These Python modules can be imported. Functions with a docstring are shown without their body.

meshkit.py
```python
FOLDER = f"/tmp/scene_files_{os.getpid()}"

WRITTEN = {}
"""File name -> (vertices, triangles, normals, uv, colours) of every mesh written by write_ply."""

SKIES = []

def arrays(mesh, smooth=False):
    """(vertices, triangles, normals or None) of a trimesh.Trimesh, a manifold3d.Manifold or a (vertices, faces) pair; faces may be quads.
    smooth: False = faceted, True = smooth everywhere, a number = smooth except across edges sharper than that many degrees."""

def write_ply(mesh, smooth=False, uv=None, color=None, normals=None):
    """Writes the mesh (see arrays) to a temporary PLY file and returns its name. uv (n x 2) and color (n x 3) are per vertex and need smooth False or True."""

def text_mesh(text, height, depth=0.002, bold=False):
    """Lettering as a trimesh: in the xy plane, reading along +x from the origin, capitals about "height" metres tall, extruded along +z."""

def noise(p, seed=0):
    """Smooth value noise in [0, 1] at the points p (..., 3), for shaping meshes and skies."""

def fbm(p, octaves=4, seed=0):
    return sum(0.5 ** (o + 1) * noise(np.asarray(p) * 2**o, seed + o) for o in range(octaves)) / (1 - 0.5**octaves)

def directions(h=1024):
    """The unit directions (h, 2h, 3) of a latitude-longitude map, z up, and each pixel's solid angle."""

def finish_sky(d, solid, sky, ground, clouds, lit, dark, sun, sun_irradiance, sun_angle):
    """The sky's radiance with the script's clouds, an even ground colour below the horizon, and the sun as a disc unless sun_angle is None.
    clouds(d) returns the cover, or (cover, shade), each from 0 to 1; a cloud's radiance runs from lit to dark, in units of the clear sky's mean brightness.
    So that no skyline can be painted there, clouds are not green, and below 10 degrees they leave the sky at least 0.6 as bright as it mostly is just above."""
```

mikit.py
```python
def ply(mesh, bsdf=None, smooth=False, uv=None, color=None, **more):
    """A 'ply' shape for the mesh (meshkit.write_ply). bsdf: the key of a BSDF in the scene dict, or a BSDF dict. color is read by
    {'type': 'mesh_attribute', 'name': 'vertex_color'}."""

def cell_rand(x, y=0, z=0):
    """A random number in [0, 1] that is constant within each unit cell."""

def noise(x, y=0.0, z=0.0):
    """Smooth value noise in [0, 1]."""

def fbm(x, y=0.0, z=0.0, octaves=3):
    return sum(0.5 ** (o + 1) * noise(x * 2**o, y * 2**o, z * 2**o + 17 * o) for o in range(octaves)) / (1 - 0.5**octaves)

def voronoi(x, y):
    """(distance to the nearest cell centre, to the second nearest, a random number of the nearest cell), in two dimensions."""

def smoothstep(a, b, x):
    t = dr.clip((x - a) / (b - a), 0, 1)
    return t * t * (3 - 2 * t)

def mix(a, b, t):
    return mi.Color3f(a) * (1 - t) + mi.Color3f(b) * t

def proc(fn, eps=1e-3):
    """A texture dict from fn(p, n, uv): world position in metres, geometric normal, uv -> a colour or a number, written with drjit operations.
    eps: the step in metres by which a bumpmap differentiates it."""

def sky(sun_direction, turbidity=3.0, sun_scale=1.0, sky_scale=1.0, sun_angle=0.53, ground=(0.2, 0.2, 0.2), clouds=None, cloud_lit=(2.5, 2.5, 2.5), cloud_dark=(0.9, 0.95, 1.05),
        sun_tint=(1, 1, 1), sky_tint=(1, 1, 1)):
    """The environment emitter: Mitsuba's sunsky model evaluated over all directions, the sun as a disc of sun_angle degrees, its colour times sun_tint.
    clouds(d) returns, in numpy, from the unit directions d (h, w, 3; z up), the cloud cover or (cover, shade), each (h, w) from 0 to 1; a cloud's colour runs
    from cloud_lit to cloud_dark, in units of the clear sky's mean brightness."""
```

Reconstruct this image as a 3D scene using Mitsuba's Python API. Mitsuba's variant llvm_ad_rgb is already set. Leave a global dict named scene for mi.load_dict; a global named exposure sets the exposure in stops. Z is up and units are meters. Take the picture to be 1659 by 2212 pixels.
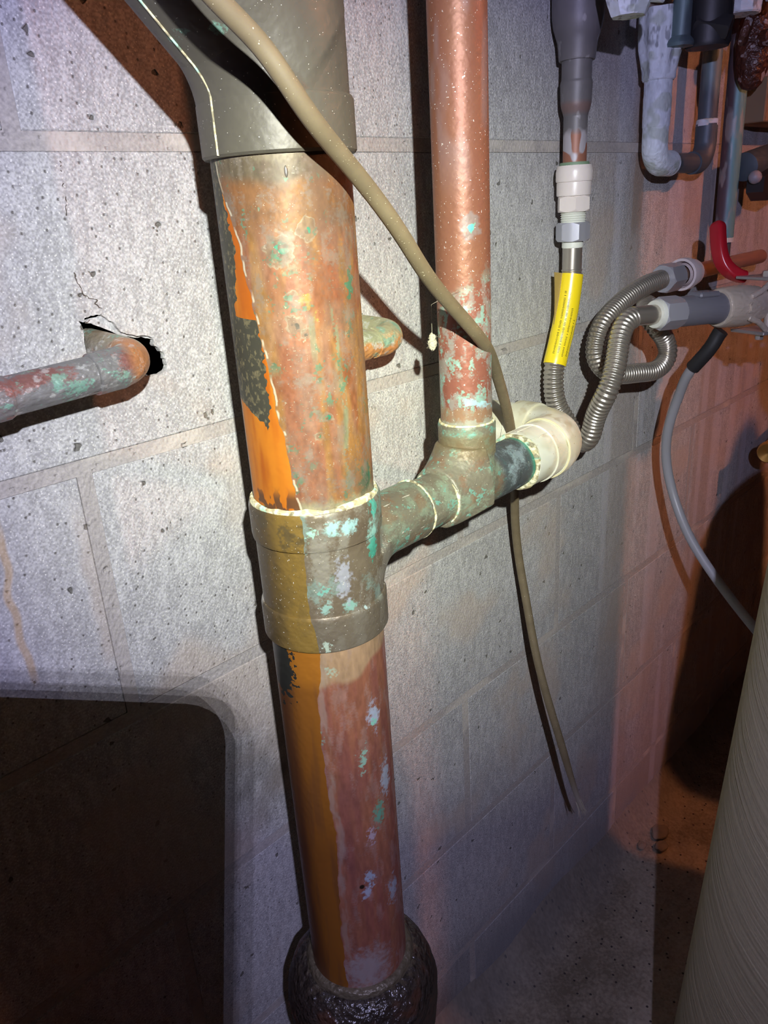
import math
import random

import drjit as dr
import manifold3d as m3
import mitsuba as mi
import numpy as np
import shapely
import trimesh
from scipy.interpolate import CubicSpline

import meshkit
import mikit
from mikit import cell_rand, fbm, mix, noise, proc, smoothstep, voronoi

T = mi.ScalarTransform4f
random.seed(7)
rng = np.random.default_rng(7)
scene, labels = {}, {}

# ------------------------------------------------------------------ camera, lights, exposure
CAM = np.array([0.0, 0.0, 1.09])
FW = np.array([0.65862981, 0.65949033, -0.36232483])
RT = np.array([0.68913761, -0.72201742, -0.06148333])
DN = np.array([-0.3021525, -0.20919691, -0.93002178])
scene['camera'] = {'type': 'perspective', 'fov': 52.38, 'fov_axis': 'x', 'near_clip': 0.01, 'far_clip': 50.0,
                   'to_world': T().look_at(origin=CAM.tolist(), target=(CAM + FW).tolist(), up=(-DN).tolist())}
exposure = -0.42
TORCH = np.array([-0.075, -0.174, 1.244])          # hand torch held above and behind the phone
AIM = np.array([0.515, 0.508, 0.915])
_a = (AIM - TORCH) / np.linalg.norm(AIM - TORCH)
_u = np.cross(_a, [0, 0, 1]); _u /= np.linalg.norm(_u); _v = np.cross(_a, _u)
LEDS = [(0, 0)] + [(0.0045 * math.cos(k * math.pi / 2.5), 0.0045 * math.sin(k * math.pi / 2.5)) for k in range(5)]
SPILL, HOT = (2.3, 2.25, 3.75), (7.4, 7.9, 4.8)     # violet spill, yellow-white hotspot
for k, (a, b) in enumerate(LEDS):
    o = TORCH + _u * a + _v * b
    look = T().look_at(origin=o.tolist(), target=(AIM + _u * a + _v * b).tolist(), up=[0, 0, 1])
    scene[f'torch_spill_{k}'] = {'type': 'spot', 'to_world': look, 'cutoff_angle': 64.0, 'beam_width': 14.0,
                                 'intensity': {'type': 'rgb', 'value': [x / len(LEDS) for x in SPILL]}}
    scene[f'torch_hot_{k}'] = {'type': 'spot', 'to_world': look, 'cutoff_angle': 24.0, 'beam_width': 2.0,
                               'intensity': {'type': 'rgb', 'value': [x / len(LEDS) for x in HOT]}}
BULB = np.array([1.5, -0.75, 1.75])                # a bare warm bulb further along the basement
BULB_POWER = (1350.0, 440.0, 190.0)


# ------------------------------------------------------------------ helpers
def put(key, mesh, bsdf, smooth=35, label=None, cat=None, group=None, kind=None):
    scene[key] = mikit.ply(mesh, bsdf, smooth=smooth)
    tag(key, label, cat, group, kind)


def tag(key, label=None, cat=None, group=None, kind=None):
    d = {k: v for k, v in (('label', label), ('category', cat), ('group', group), ('kind', kind)) if v}
    if d:
        labels[key] = d


def num(key, n):
    return key if n == 0 else f'{key}_{n:03d}'


def box(x0, x1, y0, y1, z0, z1, c=0.0):
    if c <= 0:
        m = trimesh.creation.box(extents=(x1 - x0, y1 - y0, z1 - z0))
        m.apply_translation(((x0 + x1) / 2, (y0 + y1) / 2, (z0 + z1) / 2))
        return m
    p = [(x, y, z) for x in (x0, x1) for y in (y0, y1) for z in (z0, z1)]
    pts = []
    for x, y, z in p:
        sx, sy, sz = (1 if x == x0 else -1), (1 if y == y0 else -1), (1 if z == z0 else -1)
        pts += [(x, y + sy * c, z + sz * c), (x + sx * c, y, z + sz * c), (x + sx * c, y + sy * c, z)]
    return trimesh.Trimesh(np.array(pts)).convex_hull


def frames(path):
    path = np.asarray(path, float)
    t = np.gradient(path, axis=0)
    t /= np.linalg.norm(t, axis=1, keepdims=True)
    ref = np.array([0, 0, 1.0]) if abs(t[0, 2]) < 0.9 else np.array([1.0, 0, 0])
    n = np.cross(t[0], ref); n /= np.linalg.norm(n)
    N = [n]
    for i in range(1, len(path)):
        n = N[-1] - t[i] * (N[-1] @ t[i])
        N.append(n / np.linalg.norm(n))
    N = np.array(N)
    return path, t, N, np.cross(t, N)


def grid_mesh(rings, cap=True):
    """rings: (m, n, 3) closed rings."""
    m, n = rings.shape[:2]
    v = rings.reshape(-1, 3)
    i, j = np.meshgrid(np.arange(m - 1), np.arange(n), indexing='ij')
    a, b = (i * n + j).ravel(), (i * n + (j + 1) % n).ravel()
    f = [np.stack([a, b, b + n], 1), np.stack([a, b + n, a + n], 1)]
    if cap:
        v = np.vstack([v, rings[0].mean(0), rings[-1].mean(0)])
        k, k1 = np.arange(n), (np.arange(n) + 1) % n
        f += [np.stack([k1, k, k * 0 + m * n], 1), np.stack([(m - 1) * n + k, (m - 1) * n + k1, k * 0 + m * n + 1], 1)]
    t = trimesh.Trimesh(v, np.vstack(f), process=False)
    if cap and t.volume < 0:
        t.invert()
    return t


def tube(path, r, n=32, cap=True, flat=1.0):
    path, t, N, B = frames(path)
    r = np.broadcast_to(np.asarray(r, float), (len(path),))
    th = np.arange(n) * 2 * np.pi / n
    rings = path[:, None] + r[:, None, None] * (np.cos(th)[None, :, None] * N[:, None] + flat * np.sin(th)[None, :, None] * B[:, None])
    return grid_mesh(rings, cap)


def spline(pts, step):
    pts = np.asarray(pts, float)
    d = np.r_[0, np.cumsum(np.linalg.norm(np.diff(pts, axis=0), axis=1))]
    cs = CubicSpline(d, pts)
    fine = cs(np.linspace(0, d[-1], 800))
    L = np.r_[0, np.cumsum(np.linalg.norm(np.diff(fine, axis=0), axis=1))]
    s = np.linspace(0, L[-1], max(8, int(L[-1] / step)))
    return np.stack([np.interp(s, L, fine[:, k]) for k in range(3)], 1), s


def axes(d):
    d = np.asarray(d, float) / np.linalg.norm(d)
    ref = np.array([0, 0, 1.0]) if abs(d[2]) < 0.9 else np.array([1.0, 0, 0])
    n = np.cross(d, ref); n /= np.linalg.norm(n)
    return d, n, np.cross(d, n)


def lathe(p0, d, prof, n=64, cap=True, lump=0.0, seed=0):
    """prof: (distance along d, radius) pairs from p0."""
    d, a, b = axes(d)
    th = np.arange(n) * 2 * np.pi / n
    prof = np.asarray(prof, float)
    c = np.cos(th)[:, None] * a + np.sin(th)[:, None] * b
    rings = np.asarray(p0) + prof[:, 0][:, None, None] * d + prof[:, 1][:, None, None] * c[None]
    if lump:
        k = meshkit.fbm(rings * 90.0, 3, seed) - 0.5
        rings = rings + lump * k[..., None] * c[None]
    return grid_mesh(rings, cap)


def hexnut(p0, d, s0, s1, r, turn=0.0, ch=0.12):
    """A hexagonal nut with chamfered ends."""
    d, a, b = axes(d)
    th = turn + np.arange(6) * np.pi / 3
    pts = []
    for s, e in ((s0, 1), (s1, -1)):
        for t in th:
            c = np.cos(t) * a + np.sin(t) * b
            pts.append(np.asarray(p0) + d * (s + e * ch * r) + r * c)
        for t in np.arange(24) * np.pi / 12:
            pts.append(np.asarray(p0) + d * s + 0.90 * r * (np.cos(t) * a + np.sin(t) * b))
    return trimesh.Trimesh(np.array(pts)).convex_hull


def smin(a, b, k):
    h = max(k - abs(a - b), 0.0) / k
    return min(a, b) - h * h * k * 0.25


def level(fn, lo, hi, edge):
    m = m3.Manifold.level_set(lambda *q: -fn(*(q if len(q) == 3 else q[0])), [*lo, *hi], edge).to_mesh()
    t = trimesh.Trimesh(m.vert_properties[:, :3], m.tri_verts, process=False)
    return t


def to_mani(t):
    return m3.Manifold(m3.Mesh(np.asarray(t.vertices, np.float32), np.asarray(t.faces, np.uint32)))


def to_tri(m):
    k = m.to_mesh()
    return trimesh.Trimesh(k.vert_properties[:, :3], k.tri_verts, process=False)


def join(*m):
    return trimesh.util.concatenate(list(m))


def ridged(path_pts, r, amp, pitch, n=40):
    path, s = spline(path_pts, pitch / 8)
    w = 0.5 + 0.5 * np.cos(2 * np.pi * s / pitch)
    return tube(path, r - amp + amp * w ** 0.7, n)


# ------------------------------------------------------------------ materials
def pw(x, pts):
    v = mi.Float(pts[0][1])
    for (x0, a), (x1, b) in zip(pts, pts[1:]):
        v += (b - a) * dr.clip((x - x0) / (x1 - x0), 0, 1)
    return v


def principled(color, rough=0.5, metallic=0.0, spec=0.5, **k):
    c = color if isinstance(color, dict) else {'type': 'rgb', 'value': list(color)}
    return {'type': 'principled', 'base_color': c, 'roughness': rough, 'metallic': metallic, 'specular': spec, **k}


def bumped(b, fn, scale, eps=0.0006):
    return {'type': 'bumpmap', 'tex': proc(fn, eps), 'scale': scale, 'bsdf': b}


def gritty(x, p, amp=0.30):
    """A mask value with a ragged, speckled edge."""
    return x + amp * (fbm(p.x * 800, p.y * 800, p.z * 800, 3) - 0.5)


STACK, VENT = (0.3125, 0.377), (0.484, 0.3835)


def around(p, c, r):
    """Degrees around an upright pipe from the side that faces the room's near corner, and metres of arc per degree."""
    L = math.hypot(*c)
    fx, fy = -c[0] / L, -c[1] / L
    x, y = p.x - c[0], p.y - c[1]
    return dr.rad2deg(dr.atan2(x * -fy + y * fx, x * fx + y * fy)), r * math.pi / 180


def blot(z, a, k, z0, a0, r, wob=0.0):
    return dr.sqrt(dr.square(z - z0) + dr.square((a - a0) * k)) + wob < r


def dist(z, a, k, z0, a0):
    return dr.sqrt(dr.square(z - z0) + dr.square((a - a0) * k))


def concrete_color(p, n, uv):
    big = 0.5 + 1.35 * (fbm(p.x * 9, p.y * 3, p.z * 9, 4) - 0.5)
    streak = fbm(p.x * 260, p.y * 60, p.z * 45, 2)
    grain = fbm(p.x * 900, p.y * 500, p.z * 700, 2)
    c = mix((0.285, 0.28, 0.275), (0.465, 0.46, 0.445), dr.clip(0.15 + 0.55 * big + 1.2 * (streak - 0.5) + 1.9 * (grain - 0.5), 0, 1))
    # pale grains and dark pores
    d1, _, r1 = voronoi(p.x * 330 + 7, p.z * 330 + p.y * 90)
    c = dr.select((d1 < 0.16) & (r1 > 0.72), mix(c, (0.72, 0.70, 0.64), 0.6), c)
    d2, _, r2 = voronoi(p.x * 170 + 3, p.z * 150 + 11)
    c = dr.select((d2 < 0.13) & (r2 > 0.86), mix(c, (0.10, 0.09, 0.08), 0.7), c)
    d3, _, r3 = voronoi(p.x * 46 + 3, p.z * 52 + 1)
    c = dr.select((d3 + 0.25 * (noise(p.x * 420, p.z * 380) - 0.5) < 0.075) & (r3 > 0.90), mix(c, (0.07, 0.065, 0.05), 0.8), c)
    # warm blotches
    c = mix(c, (0.42, 0.34, 0.27), 0.5 * smoothstep(0.58, 0.75, fbm(p.x * 11 + 40, p.z * 11, 0, 3)))
    # rusty drip runs at the left and dampness toward the wall foot
    w = 0.004 * (noise(p.z * 60, 3) - 0.5)
    run = smoothstep(0.004, 0.0012, dr.abs(p.x - pw(p.z, [(0.80, 0.1545), (0.8266, 0.1526), (0.8619, 0.153), (0.91, 0.158)]) + w)) * smoothstep(0.925, 0.90, p.z) * smoothstep(0.79, 0.81, p.z)
    c = mix(c, (0.42, 0.29, 0.15), 0.65 * run)
    run2 = smoothstep(0.012, 0.004, dr.abs(p.x - 0.213 + w)) * smoothstep(0.93, 0.88, p.z) * smoothstep(0.775, 0.80, p.z)
    c = mix(c, (0.40, 0.33, 0.27), 0.45 * run2)
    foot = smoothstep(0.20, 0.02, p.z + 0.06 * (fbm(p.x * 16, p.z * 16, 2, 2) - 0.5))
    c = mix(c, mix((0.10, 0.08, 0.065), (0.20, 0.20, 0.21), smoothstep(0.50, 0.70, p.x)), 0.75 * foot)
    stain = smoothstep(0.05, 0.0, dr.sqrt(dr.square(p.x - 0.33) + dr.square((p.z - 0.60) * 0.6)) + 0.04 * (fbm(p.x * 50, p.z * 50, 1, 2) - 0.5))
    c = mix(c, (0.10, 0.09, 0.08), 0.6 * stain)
    # long washed bands further along
    band = smoothstep(0.45, 0.75, noise(p.x * 26, 5.0, p.z * 1.5)) * smoothstep(0.85, 1.0, p.x)
    c = mix(c, (0.33, 0.27, 0.22), 0.45 * band)
    band2 = smoothstep(0.6, 0.8, noise(p.x * 40 + 9, 9.0, p.z * 1.2)) * smoothstep(0.80, 0.95, p.x)
    c = mix(c, (0.52, 0.52, 0.55), 0.35 * band2)
    brown = smoothstep(0.016, 0.010, dr.abs(p.x - 1.008 + 0.25 * (1.25 - p.z) * 0.1 + 0.004 * (noise(p.z * 40, 7) - 0.5))) * smoothstep(1.02, 1.06, p.z)
    c = mix(c, (0.27, 0.19, 0.13), 0.6 * brown)
    # hairline cracks
    for pts in CRACKS:
        for (x0, z0), (x1, z1) in zip(pts, pts[1:]):
            ux, uz = x1 - x0, z1 - z0
            t = dr.clip(((p.x - x0) * ux + (p.z - z0) * uz) / (ux * ux + uz * uz), 0, 1)
            wx = 0.0022 * (noise(p.x * 400, p.z * 400) - 0.5)
            dd = dr.sqrt(dr.square(p.x - x0 - t * ux + wx) + dr.square(p.z - z0 - t * uz + wx))
            c = dr.select(dd < 0.00042, mi.Color3f(0.07, 0.06, 0.05), c)
    return c


CRACKS = [[(0.2401, 1.0632), (0.242, 1.0543), (0.2439, 1.0483), (0.2506, 1.0445), (0.2545, 1.0395)],
          [(0.2455, 1.13), (0.2438, 1.1155), (0.2442, 1.1074), (0.2425, 1.098)],
          [(0.714, 0.9362), (0.7198, 0.937), (0.7331, 0.9384), (0.742, 0.9400)]]


def concrete_bump(p, n, uv):
    d2, _, r2 = voronoi(p.x * 170 + 3, p.z * 150 + 11)
    pit = dr.select(r2 > 0.86, smoothstep(0.17, 0.09, d2), 0)
    d3, _, r3 = voronoi(p.x * 46 + 3, p.z * 52 + 1)
    pit2 = dr.select(r3 > 0.90, smoothstep(0.10, 0.05, d3 + 0.25 * (noise(p.x * 420, p.z * 380) - 0.5)), 0)
    return fbm(p.x * 620, p.y * 500, p.z * 330, 3) + 0.5 * fbm(p.x * 160, p.y * 100, p.z * 80, 2) - 0.8 * pit - 1.3 * pit2


def mortar_color(p, n, uv):
    g = fbm(p.x * 500, p.y * 300, p.z * 500, 3)
    c = mix((0.27, 0.25, 0.235), (0.41, 0.38, 0.35), dr.clip(0.5 + 1.6 * (g - 0.5), 0, 1))
    return mix(c, (0.52, 0.48, 0.42), 0.5 * smoothstep(0.55, 0.7, fbm(p.x * 20, 0, p.z * 20, 2)))


def floor_color(p, n, uv):
    g = fbm(p.x * 300, p.y * 300, 0, 3)
    b = fbm(p.x * 13, p.y * 13, 4, 4)
    c = mix((0.165, 0.135, 0.095), (0.36, 0.31, 0.235), dr.clip(0.5 + 1.6 * (b - 0.5) + 0.9 * (g - 0.5), 0, 1))
    d, e, r = voronoi(p.x * 70, p.y * 70)
    c = dr.select((d < 0.12) & (r > 0.8), mi.Color3f(0.05, 0.04, 0.035), c)
    damp = smoothstep(0.075, 0.0, 0.508 - p.y + 0.05 * (fbm(p.x * 20, p.y * 20, 1, 2) - 0.5))
    return mix(c, (0.20, 0.19, 0.175), 0.6 * damp)


def floor_bump(p, n, uv):
    return fbm(p.x * 120, p.y * 120, p.z * 120, 4) + 0.6 * fbm(p.x * 30, p.y * 30, 3, 2)


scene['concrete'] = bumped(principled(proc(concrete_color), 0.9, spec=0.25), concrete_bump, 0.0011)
scene['mortar'] = bumped(principled(proc(mortar_color), 0.95, spec=0.2), concrete_bump, 0.0011)
scene['floor_mat'] = bumped(principled(proc(floor_color), 0.85, spec=0.3), floor_bump, 0.0025, 0.0015)

VERD, PALE, GOLD, PINK = (0.13, 0.42, 0.32), (0.52, 0.62, 0.50), (0.62, 0.37, 0.14), (0.55, 0.27, 0.17)
ORANGE, TAR = (0.78, 0.25, 0.02), (0.045, 0.042, 0.03)
BOUND = [(0.5189, -19.6), (0.5744, -18.4), (0.6666, -13.8), (0.7086, -16.9), (0.7487, -17.4), (0.7755, -17.1), (0.8087, -10.7), (0.8248, -8.9), (0.8456, -13.6),
         (0.8656, -15.8), (0.8915, -13.6), (0.9148, -11.2), (0.9258, -16.8), (0.9626, -20.2), (0.9781, -24.4), (1.0069, -29.7), (1.0357, -35.8),
         (1.0535, -40.0), (1.0781, -45.1), (1.0998, -55.5), (1.1095, -61.7), (1.125, -66)]


def upper_copper(p, n, uv):
    a, k = around(p, STACK, 0.0397)
    z = p.z
    s = a * k
    fine = fbm(s * 900, z * 500, 2, 2)
    mott = fbm(s * 70, z * 45, 1, 3)
    wob = 0.012 * (fbm(s * 300, z * 300, 5, 3) - 0.5)
    c = mix(PINK, GOLD, dr.clip(smoothstep(0.42, 0.60, fbm(s * 95 + 3, z * 9, 3, 2)) * 0.9 + 0.25 * (mott - 0.5), 0, 1))
    c = mix(c, (0.50, 0.20, 0.11), 0.75 * smoothstep(0.55, 0.70, fbm(s * 60 + 9, z * 22, 6, 3)))
    c = mix(c, (0.60, 0.45, 0.36), 0.35 * smoothstep(0.50, 0.68, fbm(s * 110, z * 60, 8, 3)))
    # heat-dulled band under the fitting
    hi = z + 0.010 * (fbm(s * 50, z * 30, 4, 2) - 0.5) - 0.0012 * dr.abs(a + 5) * 0.06
    c = mix(c, (0.45, 0.25, 0.10), 0.7 * smoothstep(1.070, 1.092, hi))
    c = mix(c, (0.24, 0.20, 0.19), 0.3 * smoothstep(0.52, 0.66, fbm(s * 40, z * 70, 9, 3)) * smoothstep(1.060, 1.075, hi) * smoothstep(1.10, 1.085, hi))
    c = mix(c, (0.24, 0.25, 0.20), 0.85 * smoothstep(1.100, 1.109, hi))
    c = mix(c, (0.40, 0.385, 0.29), smoothstep(1.1145, 1.118, hi + 0.004 * (fine - 0.5)) * smoothstep(-45, -25, a))
    # ringed corrosion spots
    for z0, a0, r, core, green in ((1.072, -8.8, 0.0092, 0.0068, 1), (1.0816, 15.7, 0.0066, 0.0018, 1), (1.0318, -1.5, 0.0058, 0.0026, 0), (1.0474, -3, 0.003, 0.001, 0), (1.026, 6, 0.0035, 0.001, 0),
                                   (0.966, 10, 0.003, 0.001, 1), (0.977, 18, 0.004, 0.002, 1)):
        d = dist(z, a, k, z0, a0) + wob * 0.45
        c = mix(c, (0.40, 0.36, 0.28), 0.6 * smoothstep(r, r - 0.001, d))
        c = mix(c, (0.62, 0.62, 0.50), 0.55 * smoothstep(0.0010, 0.0002, dr.abs(d - r + 0.0006)) * smoothstep(0.25, 0.5, noise(s * 300, z * 300)))
        c = mix(c, (0.13, 0.15, 0.14), 0.75 * smoothstep(core, core - 0.001, d) * (1 - 0.4 * green) * smoothstep(0.35, 0.6, noise(s * 500, z * 500)))
        if green:
            c = mix(c, (0.08, 0.52, 0.36), smoothstep(core, core * 0.5, d) * smoothstep(0.42, 0.56, fbm(s * 420, z * 420, 3, 2)))
    c = mix(c, (0.60, 0.50, 0.12), 0.8 * smoothstep(0.0045, 0.003, dist(z, a, k, 1.0445, 10) + wob * 0.8))
    c = mix(c, (0.60, 0.52, 0.16), 0.8 * smoothstep(0.0032, 0.002, dist(z, a, k, 1.038, 16) + wob * 0.8))
    # pale green runs
    run = smoothstep(0.0032, 0.0004, dr.abs(s - (34 - 120 * (z - 1.0) * 0.12) * k + 0.003 * (noise(z * 90, 3) - 0.5)) - 0.0008 * (fbm(s * 200, z * 260, 4, 2) - 0.5))
    c = mix(c, (0.42, 0.58, 0.42), 0.8 * run * smoothstep(1.085, 1.05, z) * smoothstep(0.42, 0.60, gritty(fbm(s * 240, z * 80, 2, 2), p, 0.6)))
    run2 = smoothstep(0.0025, 0.001, dr.abs(s - 14 * k + 0.004 * (noise(z * 70, 8) - 0.5)))
    c = mix(c, (0.36, 0.50, 0.36), 0.6 * run2 * smoothstep(1.04, 1.03, z) * smoothstep(1.00, 1.02, z))
    c = mix(c, (0.06, 0.50, 0.34), 0.9 * smoothstep(0.0042, 0.003, dist(z * 0.6, a, k, 1.0507 * 0.6, 55.5) + wob * 0.9))
    # speckled verdigris, thicker toward the tee
    low = smoothstep(1.02, 0.93, z)
    g = gritty(fbm(s * 200, z * 150, 6, 3), p, 0.45)
    c = mix(c, (0.20, 0.47, 0.34), 0.8 * smoothstep(0.70 - 0.12 * low, 0.76 - 0.10 * low, g) * smoothstep(0.42, 0.6, fbm(s * 60 + 5, z * 40, 1, 2)))
    c = mix(c, (0.50, 0.28, 0.09), 0.7 * smoothstep(0.55, 0.66, fbm(s * 130, z * 28, 11, 3)) * low)
    c = mix(c, (0.04, 0.35, 0.25), 0.85 * smoothstep(0.012, 0.005, dist(z, a, k, 0.930, 58) + wob))
    c = mix(c, (0.60, 0.66, 0.48), 0.85 * smoothstep(0.9275, 0.922, z - 0.007 * (fbm(s * 200, 3, 0, 3) - 0.5)) * smoothstep(-18, -12, a))
    c = dr.select((fbm(s * 800, z * 800, 2, 2) > 0.83), mix(c, (0.75, 0.70, 0.58), 0.7), c)
    c = c * mi.Color3f(0.36, 0.305, 0.255) * (0.70 + 0.60 * fbm(s * 420, z * 190, 12, 4))
    c = mix(c, (0.13, 0.085, 0.06), 0.5 * smoothstep(0.48, 0.75, gritty(fbm(s * 55 + 2, z * 30, 13, 4), p)))
    c = mix(c, (0.18, 0.155, 0.125), 0.45 * smoothstep(0.52, 0.75, gritty(fbm(s * 150 + 2, z * 90, 14, 4), p)))
    # orange strip at the left, with the tar smear on it
    e = a - pw(z, BOUND) + 5 * (fbm(z * 120, s * 50, 2, 3) - 0.5)
    strip = mix((0.43, 0.14, 0.012), (0.33, 0.082, 0.007), smoothstep(0.40, 0.70, fbm(s * 120, z * 18, 4, 3)))
    strip = mix(strip, (0.05, 0.03, 0.02), 0.85 * smoothstep(0.52, 0.60, fbm(s * 200, z * 110, 7, 3)) * smoothstep(0.936, 0.926, z))
    strip = mix(strip, (0.33, 0.30, 0.24), smoothstep(-74, -82, a))
    tar_r = pw(z, [(0.968, -84), (0.9701, -35.1), (0.9779, -32.6), (0.9932, -32.4), (1.0122, -31.4), (1.0350, -34.2), (1.0368, -62), (1.0481, -58), (1.0684, -48.7), (1.0903, -54.5), (1.1082, -58.7), (1.115, -62)])
    tar_l = pw(z, [(0.9690, -33), (0.9757, -41.7), (0.9818, -56.5), (0.9891, -88), (1.20, -110)])
    rag = 9 * (fbm(s * 260, z * 260, 1, 3) - 0.5)
    tar = (a + rag < tar_r) & (a + rag > tar_l) & (z > 0.9695)
    tarc = mix(TAR, (0.15, 0.125, 0.07), 0.8 * smoothstep(0.50, 0.78, fbm(s * 500, z * 420, 3, 4)))
    strip = dr.select(tar, tarc, strip)
    c = dr.select(e < 0, strip, c)
    c = mix(c, (0.50, 0.45, 0.33), 0.7 * smoothstep(1.5, 0.3, dr.abs(e - 1.5)) * smoothstep(0.45, 0.65, noise(z * 260, s * 100)))
    return c


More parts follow.
